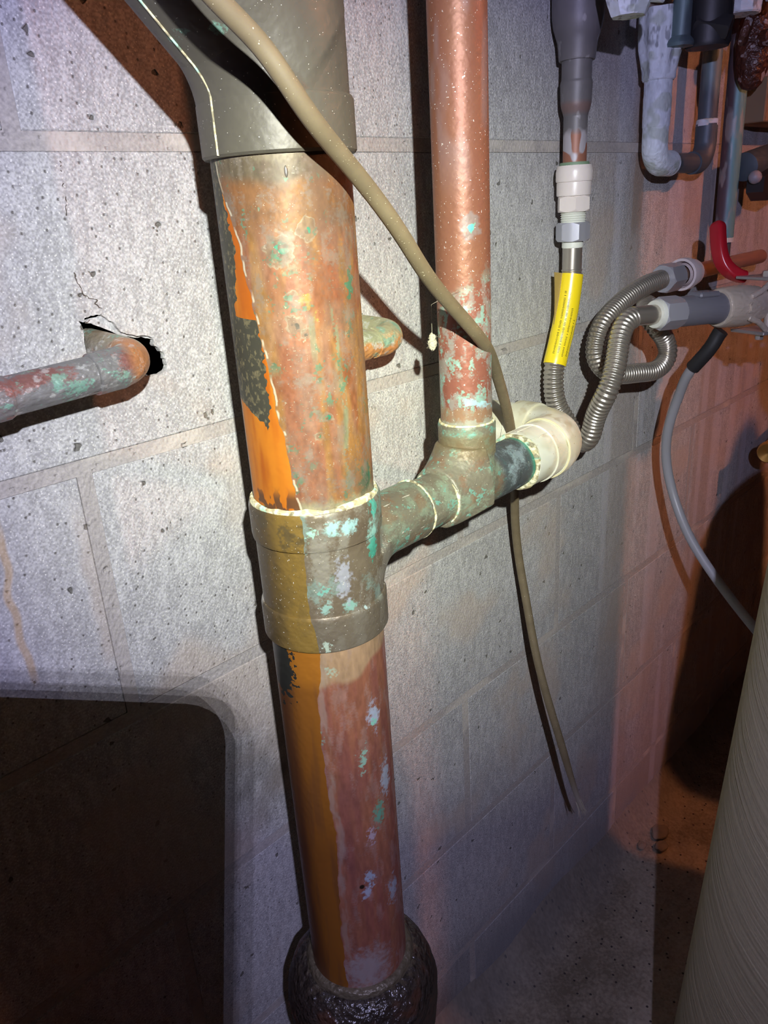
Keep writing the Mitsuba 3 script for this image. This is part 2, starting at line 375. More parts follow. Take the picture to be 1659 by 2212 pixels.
def lower_copper(p, n, uv):
    a, k = around(p, STACK, 0.0397)
    z = p.z
    s = a * k
    wob = 0.010 * (fbm(s * 300, z * 300, 5, 3) - 0.5)
    c = mix((0.27, 0.095, 0.062), (0.19, 0.075, 0.058), fbm(s * 60, z * 30, 2, 3))
    c = mix(c, (0.30, 0.125, 0.06), 0.55 * smoothstep(0.4, 0.75, fbm(s * 120, z * 14, 7, 3)))
    c = mix(c, (0.36, 0.25, 0.14), 0.8 * smoothstep(0.793, 0.800, z - 0.00018 * (a - 20) + 0.012 * (fbm(s * 60, z * 40, 3, 2) - 0.5)))
    c = mix(c, (0.32, 0.24, 0.21), 0.30 * smoothstep(0.50, 0.75, gritty(fbm(s * 160, z * 60, 8, 3), p)))
    c = c * (0.75 + 0.5 * fbm(s * 400, z * 120, 12, 4))
    for z0, a0, r, st, col in ((0.7585, 41, 0.0075, 0.55, (0.42, 0.52, 0.62)), (0.7516, 39, 0.0028, 0.7, (0.22, 0.60, 0.42)), (0.7274, 23.5, 0.0042, 0.35, (0.25, 0.50, 0.38)), (0.6735, 38, 0.0060, 0.4, (0.08, 0.34, 0.24)),
                               (0.6193, 18.5, 0.005, 0.6, (0.34, 0.46, 0.55)), (0.6041, 15.2, 0.005, 0.7, (0.36, 0.45, 0.54)), (0.592, 51.5, 0.008, 0.5, (0.34, 0.42, 0.48)), (0.7485, -19, 0.004, 0.5, (0.2, 0.32, 0.25)),
                               (0.655, 26, 0.004, 0.5, (0.42, 0.36, 0.42)), (0.70, 52, 0.007, 0.35, (0.36, 0.44, 0.5)), (0.804, -2, 0.004, 0.8, (0.35, 0.45, 0.33))):
        d = dr.sqrt(dr.square((z - z0) * st) + dr.square((a - a0) * k)) + wob * 0.7
        c = mix(c, col, 0.8 * smoothstep(r, r * 0.2, d + 0.006 * (fbm(s * 700, z * 700, 3, 2) - 0.5)))
    c = mix(c, (0.02, 0.015, 0.01), smoothstep(0.0026, 0.0014, dist(z, a, k, 0.6123, 9.2)))
    c = mix(c, (0.34, 0.33, 0.33), 0.7 * smoothstep(0.030, 0.006, dist(z, a, k, 0.525, 8) + 2.2 * wob + 0.010 * (fbm(s * 700, z * 700, 1, 3) - 0.5)))
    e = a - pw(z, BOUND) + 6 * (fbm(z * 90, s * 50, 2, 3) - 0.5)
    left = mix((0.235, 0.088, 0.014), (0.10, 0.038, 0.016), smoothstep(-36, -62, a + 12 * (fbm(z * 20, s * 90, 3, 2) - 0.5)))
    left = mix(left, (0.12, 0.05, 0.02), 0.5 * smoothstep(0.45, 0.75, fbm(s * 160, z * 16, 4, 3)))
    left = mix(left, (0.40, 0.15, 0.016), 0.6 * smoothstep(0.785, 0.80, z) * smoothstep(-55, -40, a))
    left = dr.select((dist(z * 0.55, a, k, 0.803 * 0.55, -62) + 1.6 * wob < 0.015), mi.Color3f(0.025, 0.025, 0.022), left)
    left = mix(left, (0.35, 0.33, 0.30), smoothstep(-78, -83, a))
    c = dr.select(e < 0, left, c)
    crust = smoothstep(5.5, 2.0, dr.abs(e - 4.5) + 5 * (fbm(s * 300, z * 70, 2, 3) - 0.4))
    c = mix(c, (0.36, 0.30, 0.24), 0.4 * crust * smoothstep(0.3, 0.6, fbm(s * 200, z * 60, 6, 3)))
    return c


def tee_color(p, n, uv):
    a, k = around(p, STACK, 0.043)
    z = p.z
    s = a * k
    wob = 0.012 * (fbm(s * 300, z * 300, 5, 3) - 0.5)
    c = mix((0.165, 0.133, 0.088), (0.108, 0.080, 0.054), fbm(s * 60, z * 50, 2, 3))
    c = mix(c, (0.25, 0.235, 0.19), 0.7 * smoothstep(0.42, 0.72, gritty(fbm(s * 130, z * 50, 4, 3), p)))
    c = mix(c, (0.19, 0.28, 0.24), 0.6 * smoothstep(0.50, 0.72, gritty(fbm(s * 90 + 7, z * 60, 8, 3), p)) * smoothstep(0.842, 0.85, z))
    c = mix(c, (0.125, 0.105, 0.075), 0.7 * smoothstep(0.846, 0.842, z))
    for z0, a0, r, st, col in ((0.908, 12, 0.007, 1, (0.33, 0.58, 0.54)), (0.907, 26, 0.0065, 1, (0.34, 0.58, 0.57)), (0.906, -6, 0.004, 1, (0.34, 0.62, 0.48)), (0.895, 54, 0.008, 0.6, (0.30, 0.58, 0.50)), (0.885, 56, 0.007, 0.6, (0.04, 0.34, 0.24)),
                               (0.866, 0, 0.0036, 0.8, (0.16, 0.42, 0.34)), (0.853, 0, 0.0045, 0.8, (0.26, 0.44, 0.38)), (0.851, 22, 0.006, 1.4, (0.24, 0.46, 0.38)), (0.872, 19, 0.007, 0.4, (0.33, 0.34, 0.38)),
                               (0.913, 57, 0.006, 0.8, (0.08, 0.46, 0.36)), (0.826, -3, 0.0035, 0.8, (0.42, 0.52, 0.42)), (0.846, 38, 0.004, 1.5, (0.45, 0.58, 0.55))):
        d = dr.sqrt(dr.square((z - z0) * st) + dr.square((a - a0) * k)) + wob * 0.55
        c = mix(c, col, 0.8 * smoothstep(r, r * 0.4, d + 0.007 * (fbm(s * 600, z * 600, 4, 3) - 0.5)))
    e = a - pw(z, BOUND) + 4 * (fbm(z * 120, s * 50, 2, 3) - 0.5)
    left = mix((0.20, 0.125, 0.030), (0.080, 0.055, 0.025), smoothstep(-30, -60, a + 14 * (fbm(z * 30, s * 120, 3, 2) - 0.5)))
    left = mix(left, (0.07, 0.055, 0.03), 0.7 * smoothstep(0.44, 0.66, gritty(fbm(s * 130, z * 100, 4, 3), p)) * (0.35 + 0.65 * smoothstep(0.885, 0.90, z)))
    left = mix(left, (0.30, 0.28, 0.24), smoothstep(-74, -82, a))
    c = dr.select(e < 0, left, c)
    c = mix(c, branch_color(p, n, uv), smoothstep(0.350, 0.360, p.x + 0.02 * (z - 0.87)))
    return dr.select(fbm(s * 800, z * 800, 2, 2) > 0.87, mix(c, (0.6, 0.56, 0.48), 0.7), c)


def crust_color(p, n, uv):
    g = fbm(p.x * 300, p.y * 300, p.z * 300, 3)
    c = mix((0.62, 0.60, 0.40), (0.40, 0.35, 0.20), smoothstep(0.40, 0.62, g))
    c = mix(c, (0.25, 0.55, 0.42), 0.7 * smoothstep(0.58, 0.68, fbm(p.x * 140 + 5, p.y * 140, p.z * 140, 3)))
    return mix(c, (0.10, 0.08, 0.05), 0.7 * smoothstep(0.62, 0.72, fbm(p.x * 200 + 9, p.y * 200, p.z * 200, 2)))


def wye_color(p, n, uv):
    c = mix((0.105, 0.094, 0.069), (0.072, 0.066, 0.052), fbm(p.x * 60, p.y * 60, p.z * 25, 3))
    g = fbm(p.x * 200, p.y * 200, p.z * 120, 3) * smoothstep(0.55, 0.75, fbm(p.x * 40, p.y * 40, p.z * 30, 2))
    c = mix(c, (0.16, 0.34, 0.25), 0.55 * smoothstep(0.52, 0.66, gritty(g, p)))
    c = mix(c, (0.40, 0.24, 0.08), 0.8 * smoothstep(0.62, 0.70, fbm(p.x * 55, p.y * 40, p.z * 55, 2)) * smoothstep(1.19, 1.205, p.z))
    return dr.select(fbm(p.x * 900, p.y * 900, p.z * 900, 2) > 0.84, mix(c, (0.6, 0.58, 0.5), 0.7), c)


def vent_copper(p, n, uv):
    a, k = around(p, VENT, 0.02065)
    z = p.z
    s = a * k
    wob = 0.010 * (fbm(s * 300, z * 300, 5, 3) - 0.5)
    c = mix((0.205, 0.078, 0.050), (0.235, 0.105, 0.058), fbm(s * 70, z * 20, 2, 3))
    c = mix(c, (0.26, 0.19, 0.18), 0.45 * smoothstep(0.45, 0.65, fbm(s * 90, z * 18, 5, 2)) * smoothstep(1.08, 1.14, z))
    c = mix(c, (0.24, 0.19, 0.17), 0.85 * smoothstep(0.011, 0.006, dist(z, a, k, 1.0735, 17.8) + wob))
    c = mix(c, (0.12, 0.55, 0.38), smoothstep(0.0034, 0.0018, dist(z, a, k, 1.0735, 17.8) + wob * 0.6))
    low = smoothstep(1.04, 1.015, z - 0.0002 * a + 0.012 * (fbm(s * 90, z * 60, 3, 2) - 0.5))
    c = mix(c, (0.24, 0.085, 0.06), 0.75 * low)
    g = fbm(s * 180, z * 120, 6, 3)
    c = mix(c, (0.27, 0.28, 0.25), 0.7 * low * smoothstep(0.46, 0.70, gritty(g + 0.0022 * dr.abs(a), p)))
    c = mix(c, (0.22, 0.48, 0.40), 0.6 * low * smoothstep(0.60, 0.78, gritty(fbm(s * 200 + 5, z * 130, 9, 3) + 0.0010 * dr.abs(a), p, 0.4)))
    c = mix(c, (0.34, 0.55, 0.62), 0.8 * smoothstep(0.0032, 0.0012, dr.abs(z - 0.944 + 0.0001 * (a - 20)) + wob * 0.6) * smoothstep(-15, 5, a))
    c = mix(c, (0.27, 0.17, 0.10), 0.8 * smoothstep(0.942, 0.938, z + wob))
    c = mix(c, (0.34, 0.38, 0.32), 0.6 * smoothstep(0.932, 0.928, z + wob))
    return dr.select(fbm(s * 700, z * 700, 2, 2) > 0.845, mix(c, (0.66, 0.62, 0.56), 0.65), c)


def branch_color(p, n, uv):
    g = fbm(p.x * 70, p.y * 70, p.z * 70, 3)
    c = mix((0.190, 0.180, 0.130), (0.125, 0.105, 0.075), g)
    c = mix(c, (0.22, 0.28, 0.20), 0.75 * smoothstep(0.46, 0.70, gritty(fbm(p.x * 60 + 4, p.y * 60, p.z * 60, 3), p)))
    c = mix(c, (0.19, 0.10, 0.055), 0.6 * smoothstep(0.52, 0.70, gritty(fbm(p.x * 80 + 8, p.y * 80, p.z * 80, 3), p)))
    c = mix(c, (0.14, 0.34, 0.27), 0.8 * smoothstep(0.60, 0.74, gritty(fbm(p.x * 150 + 2, p.y * 150, p.z * 150, 3), p, 0.4)))
    c = mix(c, (0.165, 0.12, 0.06), 0.75 * smoothstep(0.898, 0.905, p.z) * smoothstep(0.921, 0.916, p.z) * smoothstep(0.45, 0.46, p.x))
    far = smoothstep(0.498, 0.512, p.x) * smoothstep(0.900, 0.895, p.z)
    c = mix(c, mix((0.060, 0.072, 0.08), (0.22, 0.28, 0.30), smoothstep(0.44, 0.72, gritty(fbm(p.x * 90, p.y * 90, p.z * 90, 3), p))), 0.9 * far)
    c = mix(c, (0.05, 0.26, 0.18), smoothstep(0.548, 0.556, p.x))
    return dr.select(fbm(p.x * 800, p.y * 800, p.z * 800, 2) > 0.83, mix(c, (0.66, 0.62, 0.50), 0.7), c)


def pvc_color(p, n, uv):
    c = mix((0.58, 0.58, 0.48), (0.48, 0.46, 0.34), smoothstep(0.45, 0.65, fbm(p.x * 40, p.y * 40, p.z * 40, 3)))
    c = mix(c, (0.33, 0.27, 0.15), 0.55 * smoothstep(0.55, 0.68, fbm(p.x * 70 + 3, p.y * 70, p.z * 70, 3)) * smoothstep(0.875, 0.895, p.z))
    return dr.select(fbm(p.x * 500, p.y * 500, p.z * 500, 2) > 0.84, mix(c, (0.25, 0.16, 0.06), 0.7), c)


def iron_color(p, n, uv):
    c = mix((0.016, 0.013, 0.011), (0.042, 0.032, 0.025), fbm(p.x * 60, p.y * 60, p.z * 60, 3))
    c = mix(c, (0.10, 0.078, 0.05), 0.6 * smoothstep(0.5, 0.66, fbm(p.x * 200, p.y * 200, p.z * 200, 3)) * smoothstep(0.490, 0.505, p.z))
    return mix(c, (0.09, 0.035, 0.018), 0.5 * smoothstep(0.55, 0.7, fbm(p.x * 45 + 3, p.y * 45, p.z * 45, 3)))


def rough_bump(p, n, uv):
    return fbm(p.x * 260, p.y * 260, p.z * 260, 4)


def tan_color(p, n, uv):
    c = mix((0.175, 0.138, 0.082), (0.122, 0.095, 0.056), fbm(p.x * 90, p.y * 90, p.z * 90, 3))
    c = mix(c, (0.30, 0.28, 0.22), smoothstep(0.40, 0.335, p.z))
    return dr.select(fbm(p.x * 900, p.y * 900, p.z * 900, 2) > 0.82, mix(c, (0.55, 0.50, 0.36), 0.7), c)


def water_copper(p, n, uv):
    g = fbm(p.x * 80, p.y * 80, p.z * 80, 3)
    c = mix((0.20, 0.195, 0.19), (0.115, 0.11, 0.11), g)
    c = mix(c, (0.20, 0.065, 0.05), 0.75 * smoothstep(0.50, 0.68, gritty(fbm(p.x * 55 + 1, p.y * 90, p.z * 90, 3), p)))
    elbow = smoothstep(0.234, 0.245, p.x) * smoothstep(0.4, 0.41, p.x * -1 + 0.8)
    c = mix(c, mix((0.42, 0.17, 0.06), (0.24, 0.20, 0.14), smoothstep(0.468, 0.490, p.y + 0.02 * (fbm(p.x * 90, p.y * 90, p.z * 90, 2) - 0.5))), 0.9 * elbow)
    stub = smoothstep(0.39, 0.40, p.x)
    c = mix(c, mix((0.48, 0.20, 0.06), (0.30, 0.30, 0.18), smoothstep(0.985, 0.995, p.z + 0.02 * (fbm(p.x * 150, p.y * 150, p.z * 150, 2) - 0.5))), 0.9 * stub)
    c = mix(c, (0.16, 0.34, 0.26), 0.7 * smoothstep(0.58, 0.74, gritty(fbm(p.x * 100 + 6, p.y * 100, p.z * 100, 3), p, 0.4)))
    return mix(c, (0.55, 0.55, 0.53), 0.4 * smoothstep(0.58, 0.76, gritty(fbm(p.x * 150 + 2, p.y * 150, p.z * 150, 4), p)))


def grey_pipe_color(p, n, uv):
    c = mix((0.105, 0.100, 0.105), (0.155, 0.145, 0.145), fbm(p.x * 60, p.y * 60, p.z * 60, 3))
    c = mix(c, (0.17, 0.09, 0.075), 0.6 * smoothstep(1.182, 1.176, p.z) * smoothstep(1.166, 1.172, p.z))
    flux = smoothstep(0.002, -0.002, p.z - 1.152 + 0.012 * (fbm(p.x * 90, p.y * 90, p.z * 90, 2) - 0.5))
    c = mix(c, mix((0.36, 0.34, 0.36), (0.26, 0.11, 0.07), smoothstep(0.50, 0.56, fbm(p.x * 70, p.y * 70, p.z * 40, 2) + 12 * (1.132 - p.z))), flux)
    return mix(c, (0.34, 0.33, 0.33), 0.5 * smoothstep(0.70, 0.78, fbm(p.x * 100 + 4, p.y * 100, p.z * 60, 3)))


def pale_color(p, n, uv):
    c = mix((0.76, 0.82, 0.85), (0.58, 0.65, 0.68), fbm(p.x * 90, p.y * 90, p.z * 60, 3))
    c = mix(c, (0.14, 0.16, 0.17), 0.7 * smoothstep(0.56, 0.70, fbm(p.x * 190, p.y * 190, p.z * 60, 3)) * smoothstep(1.195, 1.225, p.z + 0.03 * (noise(p.x * 90, p.y * 90) - 0.5)))
    c = mix(c, (0.36, 0.42, 0.32), 0.6 * smoothstep(0.55, 0.68, fbm(p.x * 60 + 4, p.y * 60, p.z * 60, 2)))
    return c


def dark_pipe_color(p, n, uv):
    c = mix((0.055, 0.078, 0.092), (0.085, 0.115, 0.13), fbm(p.x * 90, p.y * 90, p.z * 60, 3))
    c = mix(c, (0.16, 0.25, 0.25), 0.7 * smoothstep(0.50, 0.66, fbm(p.x * 60 + 4, p.y * 60, p.z * 12, 3)) * smoothstep(1.14, 1.16, p.z))
    return c


def teal_color(p, n, uv):
    c = mix((0.10, 0.075, 0.085), (0.13, 0.32, 0.33), smoothstep(-0.010, -0.002, (p.x - 1.219) * 0.7 - (p.y - 0.48) * 0.7 + 0.012 * (fbm(p.x * 60, p.y * 60, p.z * 14, 3) - 0.5)))
    return mix(c, (0.34, 0.36, 0.34), 0.6 * smoothstep(0.56, 0.68, fbm(p.x * 120, p.y * 120, p.z * 30, 3)))


def tank_color(p, n, uv):
    a = dr.atan2(p.y - 0.081, p.x - 0.690)
    s = a * 0.13
    w = fbm(s * 60, p.z * 20, 1, 2) * 0.004
    fib = noise((s * 0.55 + p.z + w) * 640, s * 14)
    fib2 = noise((s * 0.55 + p.z + w) * 230, s * 7 + 4)
    c = mix((0.255, 0.227, 0.140), (0.37, 0.333, 0.215), dr.clip(0.5 + 0.5 * (fib - 0.5) + 0.35 * (fib2 - 0.5), 0, 1))
    return c


def tank_bump(p, n, uv):
    s = dr.atan2(p.y - 0.081, p.x - 0.690) * 0.13
    w = fbm(s * 60, p.z * 20, 1, 2) * 0.004
    return noise((s * 0.55 + p.z + w) * 640, s * 14) + noise((s * 0.55 + p.z + w) * 230, s * 7 + 4)


def rusty_color(p, n, uv):
    c = mix((0.035, 0.015, 0.012), (0.10, 0.035, 0.022), fbm(p.x * 80, p.y * 80, p.z * 80, 3))
    return mix(c, (0.30, 0.26, 0.25), smoothstep(0.66, 0.72, fbm(p.x * 110 + 3, p.y * 110, p.z * 110, 2)))


scene['copper_upper'] = bumped(principled(proc(upper_copper), 0.50, 0.2, 0.3), rough_bump, 0.00025)
scene['copper_lower'] = bumped(principled(proc(lower_copper), 0.36, 0.28, 0.5), rough_bump, 0.0004)
scene['bronze_tee'] = bumped(principled(proc(tee_color), 0.42, 0.30, 0.5), rough_bump, 0.0007)
scene['crust'] = bumped(principled(proc(crust_color), 0.8, 0, 0.3), rough_bump, 0.003)
scene['bronze_wye'] = bumped(principled(proc(wye_color), 0.48, 0.2, 0.35), rough_bump, 0.0004)
scene['copper_vent'] = bumped(principled(proc(vent_copper), 0.48, 0.25, 0.35), rough_bump, 0.0004)
scene['bronze_branch'] = bumped(principled(proc(branch_color), 0.5, 0.2, 0.5), rough_bump, 0.0008)
scene['pvc'] = principled(proc(pvc_color), 0.38, 0, 0.5)
scene['pvc_bead'] = principled((0.62, 0.56, 0.33), 0.5)
scene['iron'] = bumped(principled(proc(iron_color), 0.30, 0.1, 0.7), rough_bump, 0.004)
scene['lead'] = bumped(principled((0.115, 0.095, 0.06), 0.45, 0.3), rough_bump, 0.003)
scene['tan_hose'] = principled(proc(tan_color), 0.55, 0, 0.4)
scene['copper_water'] = bumped(principled(proc(water_copper), 0.45, 0.25, 0.5), rough_bump, 0.0016)
scene['grey_pipe'] = principled(proc(grey_pipe_color), 0.5, 0.15, 0.5)
scene['pale_pipe'] = bumped(principled(proc(pale_color), 0.6, 0.1, 0.4), rough_bump, 0.002)
scene['dark_pipe'] = principled(proc(dark_pipe_color), 0.5, 0.2)
scene['teal_copper'] = principled(proc(teal_color), 0.5, 0.2)
scene['white_plastic'] = principled((0.66, 0.60, 0.55), 0.32, 0, 0.5)
scene['green_ring'] = principled((0.16, 0.24, 0.15), 0.6)
scene['white_thread'] = principled((0.62, 0.64, 0.56), 0.5)
scene['chrome'] = principled((0.50, 0.51, 0.56), 0.32, 0.55)
scene['steel'] = principled((0.56, 0.52, 0.45), 0.28, 0.85)
scene['yellow_label'] = principled((0.78, 0.60, 0.01), 0.25, 0, 0.6, clearcoat=0.8, clearcoat_gloss=0.9)
scene['label_flap'] = principled((0.30, 0.21, 0.06), 0.35, 0, 0.5)
scene['black_ink'] = principled((0.10, 0.08, 0.01), 0.5)
scene['grey_plastic'] = principled((0.145, 0.145, 0.165), 0.45, 0, 0.5)
scene['valve_bronze'] = bumped(principled((0.58, 0.51, 0.40), 0.38, 0.25, 0.5), rough_bump, 0.0012)
scene['bolt_steel'] = principled((0.55, 0.54, 0.50), 0.3, 0.7)
scene['red_vinyl'] = principled((0.42, 0.012, 0.022), 0.28, 0, 0.6)
scene['worn_steel'] = bumped(principled((0.26, 0.15, 0.11), 0.45, 0.5), rough_bump, 0.002)
scene['grey_tube'] = principled((0.30, 0.30, 0.315), 0.4, 0, 0.5)
scene['black_rubber'] = principled((0.018, 0.018, 0.019), 0.5)
scene['white_ring'] = principled((0.62, 0.55, 0.55), 0.35)
scene['plain_copper'] = principled((0.34, 0.20, 0.15), 0.4, 0.4)
scene['tank_skin'] = bumped(principled(proc(tank_color), 0.55, 0, 0.35), tank_bump, 0.0004)
scene['tank_base'] = principled((0.03, 0.03, 0.03), 0.6)
scene['rusty'] = bumped(principled(proc(rusty_color), 0.35, 0.1, 0.6), rough_bump, 0.004)
scene['board'] = principled((0.235, 0.165, 0.095), 0.8)
scene['brass'] = principled((0.62, 0.36, 0.08), 0.3, 0.7)
scene['web'] = principled((0.40, 0.37, 0.27), 0.9)
scene['dirt'] = principled((0.20, 0.17, 0.13), 0.9)
scene['phone_glass'] = principled((0.02, 0.02, 0.022), 0.2)
scene['blocker_paint'] = principled((0.30, 0.30, 0.29), 0.6)  # paint of the added, unseen bulb blockers

# ------------------------------------------------------------------ the setting
WY = 0.508                                                     # face of the block wall
X0, X1, ZTOP = -0.70, 3.40, 2.20
ROWS = [1.1403 + 0.2032 * k for k in range(5, -7, -1)]         # mortar joint centres from the top down
J = 0.0055                                                     # half a joint


def poly_prism(poly, y0, y1):
    t = trimesh.creation.extrude_polygon(shapely.Polygon(poly), y1 - y0, engine='earcut')
    v = np.array(t.vertices)
    t.vertices = np.stack([v[:, 0], y0 + v[:, 2], v[:, 1]], 1)
    t.invert()
    return to_mani(t)


def rag(poly, n=4, amp=0.0011, seed=0):
    r = np.random.default_rng(seed)
    out = []
    for (x0, z0), (x1, z1) in zip(poly, poly[1:] + poly[:1]):
        for k in range(n):
            t = k / n
            out.append((x0 + t * (x1 - x0) + r.uniform(-amp, amp), z0 + t * (z1 - z0) + r.uniform(-amp, amp)))
    return shapely.Polygon(out).buffer(0)


HOLE = [(0.2372, 1.0335), (0.2440, 1.0312), (0.2505, 1.0282), (0.2590, 1.0232), (0.2680, 1.0182), (0.2789, 1.0162), (0.2878, 1.0144), (0.2887, 1.0089), (0.2951, 1.0029), (0.2952, 0.9978),
        (0.2968, 0.9933), (0.2916, 0.9891), (0.283, 0.9891), (0.2562, 0.9925), (0.2368, 1.0064), (0.239, 1.0246)]
SLOT = [(0.2412, 1.0349), (0.2479, 1.0356), (0.2538, 1.0355), (0.2518, 1.0339), (0.2458, 1.0332), (0.2408, 1.0331)]
CHIP = [(0.2420, 1.0300), (0.2434, 1.0335), (0.2536, 1.0348), (0.2602, 1.0293), (0.2671, 1.0204), (0.2789, 1.0172), (0.290, 1.0150), (0.2664, 1.0160), (0.2565, 1.0190)]
HOLE2 = [(0.7051, 0.9379), (0.7128, 0.9392), (0.718, 0.9342), (0.711, 0.9318)]
STUBHOLE = [(0.470, 0.972), (0.500, 0.974), (0.505, 0.990), (0.498, 1.004), (0.474, 1.003), (0.467, 0.988)]
STUBHOLE2 = [(0.404, 0.976), (0.430, 0.976), (0.432, 1.000), (0.405, 1.001)]
LEGHOLE = [(0.660 + 0.034 * math.cos(t), 0.870 + 0.034 * math.sin(t)) for t in np.arange(14) * 2 * np.pi / 14]
rh = rag(HOLE, 3, 0.0007, 11)
cuts = [poly_prism(list(rh.exterior.coords)[:-1], 0.49, 0.515), poly_prism(list(rh.buffer(0.020).exterior.coords)[:-1], 0.513, 0.75), poly_prism(list(rag(SLOT, 3, 0.0004, 2).exterior.coords)[:-1], 0.49, 0.75),
        poly_prism(list(rag(CHIP, 4, 0.0008, 3).exterior.coords)[:-1], 0.49, 0.5115), poly_prism(HOLE2, 0.49, 0.75), poly_prism(list(rag(STUBHOLE, 3, 0.0008, 4).exterior.coords)[:-1], 0.49, 0.75),
        poly_prism(STUBHOLE2, 0.49, 0.75), poly_prism(LEGHOLE, 0.49, 0.75)]
CUT = m3.Manifold.batch_boolean(cuts, m3.OpType.Add)

mortar, count = [box(X0, X1, 0.70, 0.76, 0, ZTOP)], 0
for i, (zt, zb) in enumerate(zip(ROWS, ROWS[1:])):
    if zb > ZTOP or zt < 0:
        continue
    row = round((1.1403 - zt) / 0.2032)
    off = 0.2195 if row % 2 else 0.2195 + 0.2032
    hi, lo = min(zt, ZTOP), max(zb, 0.0)
    mortar.append(box(X0, X1, WY + 0.0003, 0.54, zt - J, min(zt + J, ZTOP)))
    joints = [off + 0.4064 * k for k in range(-4, 10)]
    joints = [X0] + [x for x in joints if X0 + 0.03 < x < X1 - 0.03] + [X1]
    for x in joints[1:-1]:
        mortar.append(box(x - J, x + J, WY + 0.0003, 0.54, lo, hi - J))
    for a, b in zip(joints, joints[1:]):
        dy = rng.uniform(-0.0006, 0.0006)
        m = box(a + (J if a > X0 else 0), b - (J if b < X1 else 0), WY + dy, 0.54, lo + (J if zb > 0 else 0), hi - J, 0.0010)
        if b > 0.2 and a < 0.85 and 0.80 < (lo + hi) / 2 < 1.10:
            m = to_tri(to_mani(m) - CUT)
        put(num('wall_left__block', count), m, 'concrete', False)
        count += 1
mj = m3.Manifold.batch_boolean([to_mani(m) for m in mortar], m3.OpType.Add) - CUT
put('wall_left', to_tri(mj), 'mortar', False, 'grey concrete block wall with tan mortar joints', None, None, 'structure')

# floor: a rough slab that rises into a worn cove at the wall foot
gx, gy = np.linspace(-0.7, 3.4, 330), np.r_[np.linspace(-1.6, 0.30, 60), np.linspace(0.308, 0.515, 36)]
GX, GY = np.meshgrid(gx, gy, indexing='ij')
P3 = np.stack([GX * 9, GY * 9, GX * 0], -1)
GZ = 0.010 * (meshkit.fbm(P3, 3, 3) - 0.5) + 0.004 * (meshkit.fbm(P3 * 5, 2, 5) - 0.5) - 0.004
GZ += 0.050 * np.clip((GY - 0.452) / 0.056, 0, 1.1) ** 2 * (0.75 + 0.6 * (meshkit.noise(P3 * 0.8, 9)))
v = np.stack([GX, GY, GZ], -1).reshape(-1, 3)
ni, nj = GX.shape
ii, jj = np.meshgrid(np.arange(ni - 1), np.arange(nj - 1), indexing='ij')
q = (ii * nj + jj).ravel()
f = np.vstack([np.stack([q, q + nj, q + nj + 1], 1), np.stack([q, q + nj + 1, q + 1], 1)])
put('floor', trimesh.Trimesh(v, f, process=False), 'floor_mat', True, 'rough dusty concrete floor', None, None, 'structure')

# ------------------------------------------------------------------ drain stack
UP = np.array([0, 0, 1.0])
S3 = np.array([STACK[0], STACK[1], 0.0])
tag('drain_stack', 'thick corroded copper drain stack with tee and wye fittings, standing nearest', 'pipe')
put('drain_stack__upper_pipe', lathe(S3, UP, [(0.90, 0.0397), (1.14, 0.0397)], 96), 'copper_upper', label='copper pipe with green corrosion rings and a black tar smear')
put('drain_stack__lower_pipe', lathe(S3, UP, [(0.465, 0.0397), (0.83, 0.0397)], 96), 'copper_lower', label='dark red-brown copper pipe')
prof = [(0.8206, 0.0398), (0.8206, 0.0428), (0.8220, 0.0436), (0.8440, 0.0436), (0.8462, 0.0426), (0.8464, 0.0418), (0.8915, 0.0418), (0.8917, 0.0412), (0.8927, 0.0412), (0.8929, 0.0432), (0.8960, 0.0437), (0.9150, 0.0437),
        (0.9176, 0.0428), (0.9182, 0.0398)]
tee = lathe(S3, UP, prof, 96)
BR0, BR1 = np.array([0.3125, 0.377, 0.8735]), np.array([0.640, 0.390, 0.8700])
BD = (BR1 - BR0) / np.linalg.norm(BR1 - BR0)


def sd_branch(x, y, z):
    x, y, z = x - S3[0], y - S3[1], z
    rr = math.hypot(x, y)
    a = max(rr - 0.0408, abs(z - 0.868) - 0.044)
    w = np.array([x, y, z - BR0[2]])
    t = w @ BD
    rad = math.sqrt(max(w @ w - t * t, 0))
    b = max(rad - 0.0232, t - 0.0985, -t)
    return smin(a, b, 0.026 if z < BR0[2] else 0.010)


arm = level(sd_branch, (0.262, 0.326, 0.81), (0.425, 0.430, 0.925), 0.0022)
put('drain_stack__tee_fitting', join(tee, arm), 'bronze_tee', 40, label='bronze tee fitting with turquoise corrosion')


def bead(center, d, r, w, seed, lump=0.0022):
    th = np.linspace(0, 2 * np.pi, 97)[:-1]
    d, a, b = axes(d)
    c = np.cos(th)[:, None] * a + np.sin(th)[:, None] * b
    k = meshkit.fbm((np.asarray(center) + c * r) * 75, 3, seed) - 0.5
    ph = np.arange(10) * 2 * np.pi / 10
    rad = w * (0.85 + 1.3 * k)
    ring = np.asarray(center) + c[:, None] * (r + rad[:, None, None] * np.cos(ph)[None, :, None]) + d * (rad[:, None, None] * 1.25 * np.sin(ph)[None, :, None] + lump * k[:, None, None])
    m, n = ring.shape[:2]
    i, j = np.meshgrid(np.arange(m), np.arange(n), indexing='ij')
    A, B2, C2, D2 = (i * n + j).ravel(), (i * n + (j + 1) % n).ravel(), ((i + 1) % m * n + (j + 1) % n).ravel(), ((i + 1) % m * n + j).ravel()
    return trimesh.Trimesh(ring.reshape(-1, 3), np.vstack([np.stack([A, D2, C2], 1), np.stack([A, C2, B2], 1)]), process=False)


